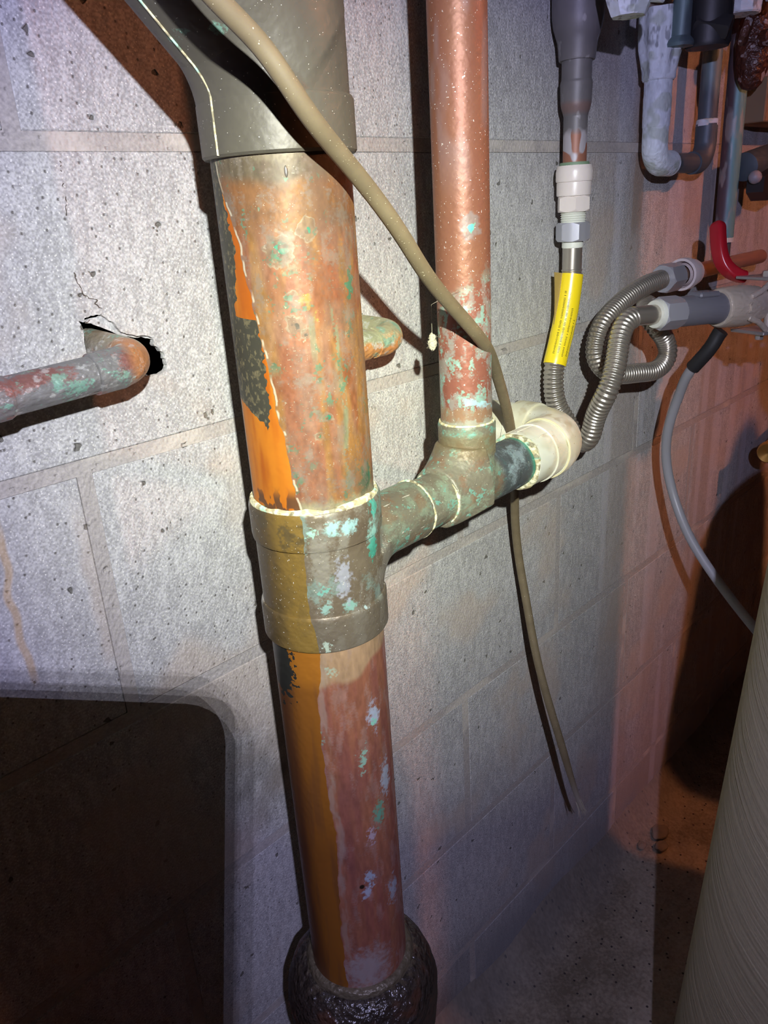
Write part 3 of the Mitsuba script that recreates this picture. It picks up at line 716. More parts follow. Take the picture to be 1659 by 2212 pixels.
put('drain_stack__tee_fitting__solder_bead', bead((STACK[0], STACK[1], 0.9182), UP, 0.0408, 0.0021, 4, 0.0030), 'crust', True, label='crusty yellow-green solder bead')
put('drain_stack__tee_fitting__branch_ring', bead(BR0 + BD * 0.0985, BD, 0.0222, 0.0016, 6), 'crust', True)
wye = lathe(S3, UP, [(1.1200, 0.0398), (1.1202, 0.0425), (1.1216, 0.0437), (1.1470, 0.0437), (1.1488, 0.0428), (1.1490, 0.0416), (1.42, 0.0416)], 96)
WC = np.array([STACK[0], STACK[1], 1.170])
WD = np.array([-0.7071, 0.0, 0.7071])
put('drain_stack__wye_fitting', wye, 'bronze_wye', 40, label='grey-brown bronze wye fitting')
put('drain_stack__wye_fitting__branch_arm', lathe(WC, WD, [(0, 0.0405), (0.30, 0.0405)], 96), 'bronze_wye', 40)
# raised mould seam that runs up the left of the wye
seam = []
for z in np.linspace(1.121, 1.148, 12):
    t = math.radians(180 + 50.35 - 48.5)
    seam.append((STACK[0] + 0.0437 * math.cos(t), STACK[1] + 0.0437 * math.sin(t), z))
for k in np.linspace(0.030, 0.25, 26):
    seam.append(tuple(WC + WD * k + np.array([-0.7071, 0, -0.7071]) * 0.0408))


def sd_wye(x, y, z):
    w = np.array([x, y, z]) - WC
    t = w @ WD
    b = max(math.sqrt(max(w @ w - t * t, 0)) - 0.0402, -t, t - 0.12)
    a = max(math.hypot(x - S3[0], y - S3[1]) - 0.0432, 1.1222 - z, z - 1.146 - 0.026 * min(1.0, max(0.0, (S3[0] - 0.010 - x) / 0.026)))
    a = min(a, max(math.hypot(x - S3[0], y - S3[1]) - 0.0415, 1.1222 - z, z - 1.295))
    return smin(a, b, 0.010)


put('drain_stack__wye_fitting__throat', level(sd_wye, (0.165, 0.325, 1.11), (0.365, 0.430, 1.30), 0.0034), 'bronze_wye', 40)
put('drain_stack__wye_fitting__mould_seam', tube(spline(seam, 0.003)[0], 0.0007, 8), 'crust', True)
put('drain_stack__drip', trimesh.Trimesh(*(lambda s: (s.vertices * [0.0011, 0.0011, 0.003] + [STACK[0] + 0.0397 * math.cos(math.radians(-129.65 + 3)), STACK[1] + 0.0397 * math.sin(math.radians(-129.65 + 3)), 1.111], s.faces))(trimesh.creation.icosphere(2))), 'steel', True)

# ------------------------------------------------------------------ cast-iron hub
tag('iron_hub', 'black cast-iron hub that receives the foot of the thick drain stack', 'pipe hub')
hp = [(0.0, 0.048), (0.395, 0.048), (0.405, 0.052), (0.412, 0.059), (0.425, 0.0618), (0.452, 0.0645), (0.466, 0.0648), (0.478, 0.0632), (0.489, 0.0590), (0.4965, 0.0535), (0.5005, 0.0480), (0.5015, 0.0445), (0.495, 0.0425)]
fine = []
for (s0, r0), (s1, r1) in zip(hp, hp[1:]):
    for k in np.linspace(0, 1, 10 if s0 < 0.4 else 6)[:-1]:
        fine.append((s0 + k * (s1 - s0), r0 + k * (r1 - r0)))
put('iron_hub__body', lathe(S3, UP, fine + [hp[-1], (0.47, 0.0425), (0.40, 0.0425)], 96, lump=0.0022, seed=2), 'iron', True)
put('iron_hub__lead_joint', lathe(S3, UP, [(0.494, 0.0400), (0.4955, 0.0462), (0.5030, 0.0455), (0.5060, 0.0435), (0.5070, 0.0398)], 96, lump=0.0022, seed=5), 'lead', True, label='grey-brown packed lead ring')

# ------------------------------------------------------------------ vent pipe, its tee and the nipple to the plastic elbow
V3 = np.array([VENT[0], VENT[1], 0.0])
tag('vent_pipe', 'thin reddish copper riser with a bronze tee, joined to the side of the thick stack', 'pipe')
put('vent_pipe__riser', lathe(V3, UP, [(0.90, 0.02065), (1.50, 0.02065)], 72), 'copper_vent', label='reddish copper tube turning grey-green at its foot')


def on_branch(x):
    return BR0 + BD * ((x - BR0[0]) / BD[0])


X_T = VENT[0]


def sd_tee2(x, y, z):
    w = np.array([x, y, z]) - BR0
    t = w @ BD
    rad = math.sqrt(max(w @ w - t * t, 0))
    t -= (0.443 - BR0[0]) / BD[0]
    a = max(rad - 0.0225, -t, t - 0.088)
    hx, hy = x - VENT[0], y - VENT[1]
    b = max(math.hypot(hx, hy) - 0.0222, 0.872 - z, z - 0.905)
    return smin(a, b, 0.040 if hx < -0.006 else (0.006 + max(0.0, -hx) * 5.6))


t2 = level(sd_tee2, (0.43, 0.348, 0.84), (0.545, 0.420, 0.915), 0.0020)
cup = lathe(V3, UP, [(0.898, 0.0218), (0.900, 0.0232), (0.9245, 0.0234), (0.9258, 0.0228), (0.9262, 0.0207)], 72)
lip = lathe(on_branch(0.443), BD, [(-0.001, 0.0205), (-0.001, 0.0235), (0.004, 0.0238), (0.006, 0.0226)], 64)
put('vent_pipe__tee_fitting', join(t2, cup, lip), 'bronze_branch', 40, label='sweeping bronze tee fitting')
put('vent_pipe__tee_fitting__solder_bead', bead((VENT[0], VENT[1], 0.9262), UP, 0.0214, 0.0013, 8, 0.0008), 'crust', True)
put('vent_pipe__tee_fitting__solder_bead_001', bead(on_branch(0.4425), BD, 0.0222, 0.0015, 9, 0.0008), 'crust', True)
put('vent_pipe__nipple', lathe(on_branch(0.400), BD, [(0, 0.0210), (0.048, 0.0210)], 64), 'bronze_branch', 40)
put('vent_pipe__end_nipple', lathe(on_branch(0.510), BD, [(0, 0.0224), (0.045, 0.0222), (0.058, 0.0205)], 64), 'bronze_branch', 40, label='blue-black corroded copper end')

# ------------------------------------------------------------------ plastic elbow
tag('plastic_elbow', 'yellowed white plastic drain elbow at the end of the bronze branch, turning into the wall', 'pipe elbow')
E0 = on_branch(0.555)
put('plastic_elbow__adapter', lathe(E0, BD, [(0.002, 0.0205), (0.0, 0.0235), (0.002, 0.0258), (0.006, 0.0262), (0.030, 0.0264), (0.0305, 0.0278), (0.036, 0.0279), (0.037, 0.0270), (0.052, 0.0270)], 72), 'pvc', 35)
put('plastic_elbow__sealant', bead(E0 + BD * 0.0015, BD, 0.0236, 0.0030, 12, 0.002), 'crust', True, label='lumpy yellow-green sealant')
for k in range(4):
    d, a, b = axes(BD)
    t = math.radians([200, 235, 268, 305][k])
    c = np.cos(t) * a + np.sin(t) * b
    put(num('plastic_elbow__adapter__rib', k), tube([E0 + BD * 0.006 + c * 0.0262, E0 + BD * 0.018 + c * 0.0264, E0 + BD * 0.030 + c * 0.0264], 0.0006, 8), 'pvc', True)
hub = E0 + BD * 0.050
arc = [hub + BD * 0.0, hub + BD * 0.006]
RB = 0.034
cen = hub + BD * 0.006 + np.array([0, RB, 0])
for t in np.linspace(0.0, math.pi / 2, 18)[1:]:
    arc.append(cen + BD * RB * math.sin(t) - np.array([0, RB * math.cos(t), 0]))
arc.append(arc[-1] + np.array([0, 0.010, 0.0005]))
put('plastic_elbow__bend', tube(arc, 0.0284, 64), 'pvc', 35)
put('plastic_elbow__bend__rim', lathe(hub, BD, [(-0.001, 0.026), (-0.001, 0.0292), (0.0005, 0.0296), (0.008, 0.0294), (0.010, 0.0270)], 72), 'pvc', 35)
put('plastic_elbow__stain_ring', bead(hub - BD * 0.001, BD, 0.0284, 0.0010, 14, 0.0004), 'pvc_bead', True)
leg = arc[-1]
put('plastic_elbow__wall_leg', lathe(leg - np.array([0, 0.012, 0]), (0, 1, 0), [(0, 0.0265), (0, 0.0300), (0.001, 0.0304), (0.022, 0.0304), (0.024, 0.027), (0.10, 0.027)], 72), 'pvc', 35)

# ------------------------------------------------------------------ tan drain hose
HP = [(0.160, 0.312, 1.243), (0.198, 0.312, 1.209), (0.2330, 0.312, 1.1756), (0.2532, 0.311, 1.16), (0.2711, 0.3090, 1.1384), (0.3046, 0.318, 1.1154), (0.3372, 0.325, 1.0923), (0.3598, 0.3295, 1.0733), (0.3877, 0.338, 1.051),
      (0.4314, 0.350, 1.0221), (0.4620, 0.3555, 1.0005), (0.5134, 0.380, 0.9722), (0.5560, 0.403, 0.9410), (0.5880, 0.419, 0.9110), (0.6096, 0.430, 0.8871), (0.6440, 0.449, 0.8360), (0.6684, 0.465, 0.7933), (0.6827, 0.475, 0.7647),
      (0.7017, 0.483, 0.6981), (0.7067, 0.475, 0.6369), (0.7059, 0.462, 0.5777), (0.7097, 0.447, 0.5151), (0.7201, 0.432, 0.4463), (0.7339, 0.418, 0.3715), (0.7453, 0.411, 0.3294)]
hp3, hs = spline(HP, 0.004)
hr = np.full(len(hs), 0.0049)
u = np.clip((hs - (hs[-1] - 0.10)) / 0.10, 0, 1)
hr = hr * (1 - 0.42 * u)
hr[-6:] *= np.linspace(1.0, 0.75, 6)
put('drain_hose', tube(hp3, hr, 28), 'tan_hose', True, 'thin tan rubber hose slung across the pipes, its frayed end hanging loose', 'hose')
fr = []
d = hp3[-1] - hp3[-4]; d /= np.linalg.norm(d)
for k in range(9):
    o = rng.normal(0, 0.0013, 3)
    fr.append(tube([hp3[-6] + o * 1.6, hp3[-2] + o * 1.9, hp3[-1] + d * rng.uniform(0.003, 0.010) + o * 3], [0.0005, 0.0004, 0.0002], 6))
put('drain_hose__frayed_end', join(*fr), 'web', True, label='white frayed fibres', kind='stuff')

# ------------------------------------------------------------------ small water pipes
tag('water_pipe', 'grey corroded copper pipe at the left whose elbow enters a broken wall hole', 'pipe')
A, B = np.array([0.06, 0.463, 0.9975]), np.array([0.232, 0.463, 1.0065])
put('water_pipe__tube', lathe(A, B - A, [(0, 0.0116), (np.linalg.norm(B - A), 0.0116)], 48, lump=0.0012, seed=3), 'copper_water', 40)
put('water_pipe__coupling', lathe(A, B - A, [(0.02, 0.0116), (0.022, 0.0130), (0.103, 0.0131), (0.106, 0.0118)], 48, lump=0.001, seed=4), 'copper_water', 40)


def ell(x0, y0, z0, R, dirx, leg):
    pts = [np.array([x0 - dirx * 0.012, y0, z0]), np.array([x0, y0, z0])]
    for t in np.linspace(0, math.pi / 2, 14)[1:]:
        pts.append(np.array([x0 + dirx * R * math.sin(t), y0 + R * (1 - math.cos(t)), z0 + 0.002 * t]))
    pts.append(pts[-1] + np.array([0, leg, 0.003]))
    return pts


put('water_pipe__elbow', tube(ell(0.233, 0.463, 1.0066, 0.0180, 1, 0.05), 0.0128, 48), 'copper_water', 40, label='brown copper elbow')
put('water_pipe__collar', lathe(A, B - A, [(0.157, 0.0116), (0.158, 0.0130), (0.176, 0.0131), (0.178, 0.0126)], 48), 'copper_water', 40)
tag('water_pipe_001', 'short orange-brown copper pipe stub poking out behind the right of the thick stack', 'pipe')
put('water_pipe_001__tube', lathe((0.43, 0.456, 0.988), (1, 0, 0), [(0, 0.0112), (0.044, 0.0112)], 48), 'copper_water', 40)
put('water_pipe_001__elbow', tube(ell(0.467, 0.456, 0.988, 0.0175, 1, 0.05), 0.0123, 48), 'copper_water', 40)
put('water_pipe_001__elbow_001', tube(ell(0.435, 0.456, 0.988, 0.0175, -1, 0.05), 0.0123, 48), 'copper_water', 40)

# ------------------------------------------------------------------ grey supply pipe and white push fitting, upper right
C3 = np.array([0.797, 0.478, 0.0])
tag('supply_pipe', 'grey bell-shaped reducer pipe coming down above the white push fitting', 'pipe')
put('supply_pipe__reducer', lathe(C3, UP, [(1.217, 0.0155), (1.217, 0.0178), (1.219, 0.0184), (1.2335, 0.0200), (1.2400, 0.0222), (1.2470, 0.0244), (1.256, 0.0258), (1.30, 0.0266), (1.45, 0.0266)], 56), 'grey_pipe', 40)
put('supply_pipe__sleeve', lathe(C3, UP, [(1.166, 0.0124), (1.169, 0.0132), (1.1745, 0.0150), (1.178, 0.0156), (1.196, 0.0164), (1.1985, 0.0160), (1.200, 0.0152), (1.222, 0.0152)], 56), 'grey_pipe', 40)
put('supply_pipe__tube', lathe(C3, UP, [(1.100, 0.0124), (1.170, 0.0124)], 48), 'grey_pipe', 40, label='tube whitened with flux over bare copper')
tag('push_fitting', 'cream white plastic push-fit connector with a hexagonal collar under the grey supply pipe', 'pipe fitting')
put('push_fitting__release_ring', lathe(C3, UP, [(1.117, 0.013), (1.117, 0.0152), (1.1205, 0.0156), (1.1225, 0.0150), (1.1225, 0.0126)], 56), 'green_ring', 35, label='dark green release ring')
put('push_fitting__cap', lathe(C3, UP, [(1.1035, 0.012), (1.1035, 0.0187), (1.105, 0.0193), (1.113, 0.0194), (1.1165, 0.0186), (1.1195, 0.0178), (1.1195, 0.0130)], 56), 'white_plastic', 35)
put('push_fitting__body', lathe(C3, UP, [(1.0895, 0.012), (1.0895, 0.0176), (1.0905, 0.0182), (1.1025, 0.0183), (1.1035, 0.0178), (1.1035, 0.012)], 56), 'white_plastic', 35)
put('push_fitting__hex_collar', hexnut(C3, UP, 1.0735, 1.0893, 0.0182, math.radians(8)), 'white_plastic', 20)
th = []
for k in range(36):
    z = 1.0625 + k * 0.0115 / 35
    th.append((z, 0.0131 + 0.0006 * math.cos(k * 2 * math.pi / 7)))
put('push_fitting__thread', lathe(C3, UP, th, 48), 'white_thread', 35)

# ------------------------------------------------------------------ flexible connectors
tag('flexible_connector', 'ribbed steel connector hose with a yellow warning sleeve, looping up to the valve', 'hose')
put('flexible_connector__nut', hexnut(C3, UP, 1.0434, 1.0628, 0.0184, math.radians(22)), 'chrome', 20, label='chrome hexagonal nut')
put('flexible_connector__washer', lathe(C3, UP, [(1.0365, 0.009), (1.0365, 0.0112), (1.0375, 0.0115), (1.0434, 0.0114)], 40), 'white_thread', 35, label='white washer')
put('flexible_connector__end_tube', lathe(C3, UP, [(0.998, 0.0108), (1.0065, 0.0108), (1.0072, 0.0118), (1.0088, 0.0118), (1.0095, 0.0108), (1.0115, 0.0108), (1.0122, 0.0114), (1.0134, 0.0114), (1.014, 0.0107), (1.040, 0.0107)], 48), 'steel', 35)
LAB = [(0.797, 0.478, 1.0085), (0.7945, 0.478, 0.996), (0.7886, 0.478, 0.972), (0.7774, 0.478, 0.9420), (0.7650, 0.478, 0.9130)]
HOSEA = LAB + [(0.7619, 0.477, 0.8914), (0.7650, 0.4735, 0.8660), (0.7730, 0.464, 0.8440), (0.7745, 0.4500, 0.8250), (0.7680, 0.4350, 0.8310), (0.7630, 0.4240, 0.8580), (0.7570, 0.4060, 0.8944), (0.7755, 0.4075, 0.9262), (0.7870, 0.4112, 0.9440), (0.7990, 0.4125, 0.9560), (0.8150, 0.4105, 0.9615)]
put('flexible_connector__ribbed_tube', ridged(HOSEA, 0.0118, 0.0016, 0.0048, 40), 'steel', True)
lp, ls = spline(LAB, 0.0015)
lw = 0.0127 + 0.0004 * meshkit.fbm(np.stack([ls * 90, ls * 0, ls * 0], 1), 2, 3)
put('flexible_connector__warning_sleeve', tube(lp, lw, 40), 'yellow_label', 40, label='glossy yellow warning sleeve with tiny black print')
# the sleeve's folded flap, on the wall side
_, tt, NN, BB = frames(lp)
wl = np.array([-0.90, 0.42, 0.0])
fl = []
for i in range(0, len(lp), 3):
    w = max(0.0, 0.0105 * (1 - ls[i] / 0.062))
    e = wl - tt[i] * (wl @ tt[i]); e /= np.linalg.norm(e)
    up_ = np.cross(tt[i], e)
    fl.append([lp[i] + e * 0.0119 + up_ * 0.0006, lp[i] + e * (0.0122 + w) + up_ * 0.0006, lp[i] + e * (0.0122 + w) - up_ * 0.0006, lp[i] + e * 0.0119 - up_ * 0.0006])
put('flexible_connector__warning_sleeve__flap', grid_mesh(np.array(fl)), 'label_flap', 30)
# rows of tiny unreadable print that run along the sleeve
ticks = []
front = np.array([-0.76, -0.60, 0.25])
rows = [(-46, 0.050, 0.093), (-22, 0.038, 0.093), (2, 0.020, 0.092), (24, 0.020, 0.091)]
r5 = np.random.default_rng(5)
for ang, s0, s1 in rows:
    s = s0
    while s < s1:
        if r5.random() < 0.16:
            s += 0.0010
            continue
        i = int(np.argmin(abs(ls - s)))
        e = front - tt[i] * (front @ tt[i]); e /= np.linalg.norm(e)
        g = np.cross(tt[i], e)
        a = math.radians(ang)
        c = np.cos(a) * e + np.sin(a) * g
        w = np.cross(tt[i], c)
        h = r5.uniform(0.0007, 0.0012)
        p = lp[i] + c * (lw[i] + 0.00005)
        q = np.array([p + sx * tt[i] * 0.0003 + sy * w * h + sz * c * 0.00012 for sx in (-1, 1) for sy in (-1, 1) for sz in (-1, 1)])
        ticks.append(trimesh.Trimesh(q).convex_hull)
        s += 0.0010
put('flexible_connector__warning_sleeve__print', join(*ticks), 'black_ink', False, label='rows of tiny black print', kind='stuff')
VA, VB = np.array([0.8458, 0.4008, 0.9614]), np.array([1.0158, 0.3394, 0.9548])
VD = (VB - VA) / np.linalg.norm(VB - VA)
VL = np.array([-0.34, -0.94, 0.0]); VL = VL - VD * (VL @ VD); VL /= np.linalg.norm(VL)   # sideways, toward the room
VU = np.cross(VL, VD); VU = VU if VU[2] > 0 else -VU


def von(t, side=0.0, up=0.0):
    return VA + VD * t + VL * side + VU * up


def vbox(t0, t1, s0, s1, u0, u1, c=0.0008):
    m = box(t0, t1, s0, s1, u0, u1, c)
    q = np.array(m.vertices)
    return trimesh.Trimesh(VA + q[:, :1] * VD + q[:, 1:2] * VL + q[:, 2:3] * VU, m.faces).convex_hull


put('flexible_connector__valve_tube', lathe(von(-0.032), VD, [(0, 0.0107), (0.040, 0.0107)], 40), 'steel', 35)
put('flexible_connector__valve_washer', lathe(von(-0.001), VD, [(0, 0.0107), (0, 0.0150), (0.003, 0.0160), (0.006, 0.0158)], 40), 'white_thread', 35)
put('flexible_connector__valve_nut', hexnut(von(0.004), VD, 0, 0.030, 0.0186, math.radians(20)), 'chrome', 20)

tag('flexible_connector_001', 'ribbed steel connector hose looping behind the other one, from the white ring fitting', 'hose')
RA = np.array([1.0043, 0.45, 0.9866])
HOSEB = [(0.995, 0.45, 0.9868), (0.9668, 0.452, 0.9861), (0.9127, 0.455, 0.9798), (0.8600, 0.457, 0.9640), (0.8250, 0.457, 0.9420), (0.8190, 0.457, 0.9180), (0.8330, 0.452, 0.8975), (0.8620, 0.445, 0.8870), (0.8969, 0.437, 0.8835),
         (0.9260, 0.430, 0.8840), (0.9420, 0.427, 0.8975), (0.9380, 0.430, 0.9180), (0.9240, 0.437, 0.9350), (0.9300, 0.450, 0.9480), (0.9700, 0.464, 0.9500)]
put('flexible_connector_001__ribbed_tube', ridged(HOSEB, 0.0118, 0.0015, 0.0044, 36), 'steel', True)
put('flexible_connector_001__nut', hexnut((0.966, 0.451, 0.9862), (1, 0, 0), 0.0, 0.036, 0.0180, math.radians(10)), 'chrome', 20)
tag('push_fitting_001', 'white ring fitting with an open mouth beside the red lever grip', 'pipe fitting')
put('push_fitting_001__ring', lathe((1.004, 0.45, 0.9864), (1, 0, 0), [(0.010, 0.0130), (0.030, 0.0150), (0.012, 0.0170), (0.012, 0.0200), (0.016, 0.0206), (0.024, 0.0204), (0.025, 0.0190), (0.034, 0.0186), (0.044, 0.0170), (0.046, 0.0100)], 48, cap=False), 'white_ring', 35)
put('push_fitting_001__pipe', lathe((0.990, 0.45, 0.9866), (1, 0, 0), [(0, 0.0100), (0.30, 0.0100)], 40), 'plain_copper', 35)

# ------------------------------------------------------------------ ball valve
tag('ball_valve', 'bronze ball valve with a red-handled lever and grey union at the right edge', 'valve')
put('ball_valve__union', lathe(von(0.033), VD, [(0, 0.0140), (0, 0.0160), (0.002, 0.0168), (0.050, 0.0172), (0.058, 0.0182), (0.064, 0.0178)], 48), 'grey_plastic', 35, label='grey plastic union')
put('ball_valve__union__lug', vbox(0.055, 0.086, -0.010, 0.012, 0.014, 0.0205, 0.002), 'grey_plastic', 20)
put('ball_valve__body', lathe(von(0.096), VD, [(0, 0.016), (0.0, 0.0205), (0.003, 0.0228), (0.028, 0.0240), (0.040, 0.0236), (0.060, 0.0215), (0.072, 0.0170), (0.076, 0.0160), (0.25, 0.0160)], 56), 'valve_bronze', 40)
put('ball_valve__plate', vbox(0.148, 0.34, -0.024, 0.024, 0.0285, 0.0320), 'bolt_steel', 20)
put('ball_valve__plate_001', vbox(0.150, 0.34, -0.024, 0.024, -0.0340, -0.0300), 'bolt_steel', 20)
for k, (t, sd, rr) in enumerate(((0.166, 0.0165, 0.0060), (0.187, 0.0165, 0.0085), (0.212, 0.0165, 0.0060))):
    put(num('ball_valve__bar', k), lathe(von(t, sd, -0.031), VU, [(0, rr), (0.061, rr)], 24), 'valve_bronze', 35)
for k, (t, sd) in enumerate(((0.163, 0.008), (0.188, 0.012), (0.222, 0.008))):
    put(num('ball_valve__bolt', 2 * k), hexnut(von(t, sd), VU, 0.0318, 0.0385, 0.0062), 'bolt_steel', 20)
    put(num('ball_valve__bolt', 2 * k + 1), hexnut(von(t, sd), VU, -0.041, -0.0338, 0.0050), 'bolt_steel', 20)
rib = []
for a in (-1, 1):
    rib.append(tube([von(0.126, 0.0205, a * 0.012), von(0.142, 0.0200, a * 0.017), von(0.160, 0.0185, a * 0.028)], 0.0034, 10))
put('ball_valve__body__rib', join(*rib), 'valve_bronze', True)
mark = meshkit.text_mesh('1', 0.011, 0.0016, bold=True)
mv = np.array(mark.vertices)
mark.vertices = von(0.118, 0.0240, -0.005) + mv[:, :1] * VD + mv[:, 1:2] * VU + mv[:, 2:3] * VL
put('ball_valve__body__size_mark', mark, 'valve_bronze', False)


def strap(pts, w, t, step=0.003):
    path, s = spline(pts, step)
    tt_ = np.gradient(path, axis=0); tt_ /= np.linalg.norm(tt_, axis=1, keepdims=True)
    wd = np.array([0.25, 0.97, 0.0])
    rings = []
    th_ = np.arange(20) * 2 * np.pi / 20
    for i in range(len(path)):
        b_ = wd - tt_[i] * (wd @ tt_[i]); b_ /= np.linalg.norm(b_)
        c_ = np.cross(tt_[i], b_)
        k = 1.0
        k = math.sqrt(max(0.05, 1 - max(0.0, 1 - (s[-1] - s[i]) / 0.008) ** 2))
        rings.append(path[i] + np.sign(np.cos(th_))[:, None] * np.abs(np.cos(th_))[:, None] ** 0.6 * w * k * b_ + np.sign(np.sin(th_))[:, None] * np.abs(np.sin(th_))[:, None] ** 0.6 * t * k * c_)
    return grid_mesh(np.array(rings))


put('ball_valve__lever', strap([(1.17, 0.252, 0.9660), (1.1111, 0.2973, 0.9738), (1.0600, 0.3370, 0.9793), (1.0173, 0.3697, 0.9835)], 0.0080, 0.0018), 'worn_steel', 40, label='rusty steel lever strap')
put('ball_valve__lever__grip', strap([(1.0150, 0.3720, 0.9850), (1.0055, 0.3808, 0.9905), (1.0010, 0.3900, 1.0000), (1.0005, 0.3960, 1.0120), (1.0035, 0.4010, 1.0280), (1.0115, 0.4075, 1.0500)], 0.0088, 0.0075, 0.0015), 'red_vinyl', 40, label='red vinyl grip')
put('ball_valve__stem', lathe((1.115, 0.300, 0.93), UP, [(0, 0.008), (0.045, 0.008)], 24), 'bolt_steel', 35)

# ------------------------------------------------------------------ pale trap pipe and pipes along the wall at the upper right
R3 = np.array([0.973, 0.475, 0.0])
tag('trap_pipe', 'whitish corroded pipe with a fluted top that hooks right and back up', 'pipe')
flute = []
ths = np.arange(96) * 2 * np.pi / 96
for z, r, a in ((1.208, 0.0175, 0.0), (1.210, 0.0190, 0.0003), (1.216, 0.0193, 0.0005), (1.228, 0.0212, 0.0012), (1.240, 0.0238, 0.0016), (1.252, 0.0248, 0.0016), (1.262, 0.0250, 0.0014), (1.280, 0.0252, 0.0012)):
    rr = r + a * np.cos(8 * ths)
    flute.append(np.stack([R3[0] + rr * np.cos(ths), R3[1] + rr * np.sin(ths), np.full(96, z)], 1))
put('trap_pipe__fluted_top', grid_mesh(np.array(flute)), 'pale_pipe', 40)
put('trap_pipe__sleeve', lathe(R3, UP, [(1.158, 0.0145), (1.160, 0.0158), (1.190, 0.0164), (1.193, 0.0158), (1.2095, 0.0160)], 48, lump=0.0012, seed=8), 'pale_pipe', 40)
el = [np.array([0.973, 0.475, 1.172]), np.array([0.973, 0.475, 1.140])]
for t in np.linspace(0, math.pi / 2, 10)[1:]:
    el.append(np.array([0.973 + 0.020 * (1 - math.cos(t)), 0.475, 1.140 - 0.020 * math.sin(t)]))
el.append(np.array([1.016, 0.475, 1.1195]))
put('trap_pipe__elbow', tube(el, 0.0150, 40), 'pale_pipe', 40)
put('trap_pipe__crossover', lathe((1.010, 0.475, 1.1195), (1, 0, 0), [(0, 0.0117), (0.072, 0.0117), (0.073, 0.0132), (0.078, 0.0132), (0.079, 0.0117), (0.090, 0.0117)], 40), 'dark_pipe', 35, label='dark grey horizontal pipe')
el2 = [np.array([1.080, 0.475, 1.1195]), np.array([1.092, 0.475, 1.1195])]
for t in np.linspace(0, math.pi / 2, 10)[1:]:
    el2.append(np.array([1.092 + 0.026 * math.sin(t), 0.475, 1.1195 + 0.026 * (1 - math.cos(t))]))
el2.append(np.array([1.118, 0.475, 1.166]))
put('trap_pipe__elbow_001', tube(el2, 0.0138, 40), 'dark_pipe', 40)
put('trap_pipe__riser', lathe((1.118, 0.475, 1.16), UP, [(0, 0.0122), (0.40, 0.0122)], 40), 'dark_pipe', 35)
put('trap_pipe__riser__solder_patch', lathe((1.118, 0.475, 1.163), UP, [(0, 0.0123), (0.001, 0.0136), (0.008, 0.0134), (0.009, 0.0123)], 40, lump=0.003, seed=3), 'pale_pipe', 40)
tag('teal_pipe', 'upright blue-green tarnished copper pipe on the wall behind the red lever', 'pipe')
put('teal_pipe__tube', lathe((1.219, 0.480, 1.018), UP, [(0, 0.0135), (0.50, 0.0135)], 40), 'teal_copper', 35)
put('teal_pipe__ring', lathe((1.219, 0.480, 1.012), UP, [(0, 0.0125), (0.0005, 0.0145), (0.006, 0.0145), (0.007, 0.0130)], 40), 'white_thread', 35)
put('teal_pipe__tail', lathe((1.219, 0.480, 0.985), UP, [(0, 0.0110), (0.03, 0.0110)], 32), 'dark_pipe', 35)
tag('corroded_valve', 'pale corroded tapered valve bottom just right of the grey bell reducer', 'valve')
put('corroded_valve__body', lathe((0.757, 0.402, 1.238), UP, [(0, 0.008), (0, 0.0152), (0.0012, 0.0160), (0.010, 0.0200), (0.022, 0.0240), (0.06, 0.0250)], 8, lump=0.002, seed=4), 'pale_pipe', 20)
put('corroded_valve__added_shadow_pipe', lathe((0.70, 0.405, 1.308), (1, 0.02, 0), [(0, 0.020), (0.245, 0.020)], 40), 'dark_pipe', 35)  # pipe added above the frame to cast a dark shadow on the wall
put('corroded_valve__plug', lathe((0.765, 0.385, 1.256), (0.2, -1, -0.2), [(0, 0.009), (0.012, 0.009), (0.014, 0.006)], 32), 'pale_pipe', 35)
tag('corroded_valve_001', 'whitish corroded valve bottom in the top right corner', 'valve')
put('corroded_valve_001__body', lathe((1.070, 0.424, 1.275), UP, [(0, 0.010), (0, 0.0200), (0.0015, 0.0215), (0.012, 0.0225), (0.06, 0.0235)], 10, lump=0.002, seed=6), 'pale_pipe', 20)
put('corroded_valve_001__plug', lathe((1.085, 0.402, 1.296), (0.2, -1, -0.1), [(0, 0.010), (0.010, 0.010), (0.012, 0.007)], 32), 'pale_pipe', 35)
tag('shutoff_valve', 'dark grey valve body at the top of the picture between the two pale valves', 'valve')
put('shutoff_valve__body', lathe((1.000, 0.432, 1.236), UP, [(0, 0.010), (0.001, 0.0230), (0.006, 0.0250), (0.050, 0.0250), (0.07, 0.024)], 40), 'black_rubber', 35)
put('shutoff_valve__lip', lathe((0.965, 0.448, 1.238), UP, [(0, 0.010), (0, 0.0140), (0.003, 0.0150), (0.006, 0.0140), (0.010, 0.0105), (0.045, 0.0105)], 32), 'dark_pipe', 35)
put('shutoff_valve__bonnet', hexnut((0.985, 0.440, 1.262), (0.3, -1, -0.3), 0.0, 0.038, 0.0135), 'black_rubber', 20)
put('shutoff_valve__handle', lathe((0.999, 0.393, 1.248), (0.3, -1, -0.3), [(0, 0.0135), (0.002, 0.0150), (0.006, 0.0150), (0.008, 0.0130)], 12), 'rusty', 20)
tag('rusty_fitting', 'dark red-brown lumpy fitting hanging in the upper right beside the brown board end', 'pipe fitting')
put('rusty_fitting__body', lathe((1.190, 0.452, 1.206), (0.10, 0, 1), [(0, 0.002), (0.002, 0.0085), (0.008, 0.013), (0.016, 0.0165), (0.030, 0.0215), (0.055, 0.024), (0.075, 0.0225), (0.090, 0.020), (0.13, 0.020)], 32, lump=0.010, seed=2), 'rusty', 40)
put('rusty_fitting__nub', lathe((1.178, 0.436, 1.262), (-0.4, -1, 0), [(0, 0.010), (0.012, 0.010), (0.014, 0.007)], 24), 'rusty', 35)
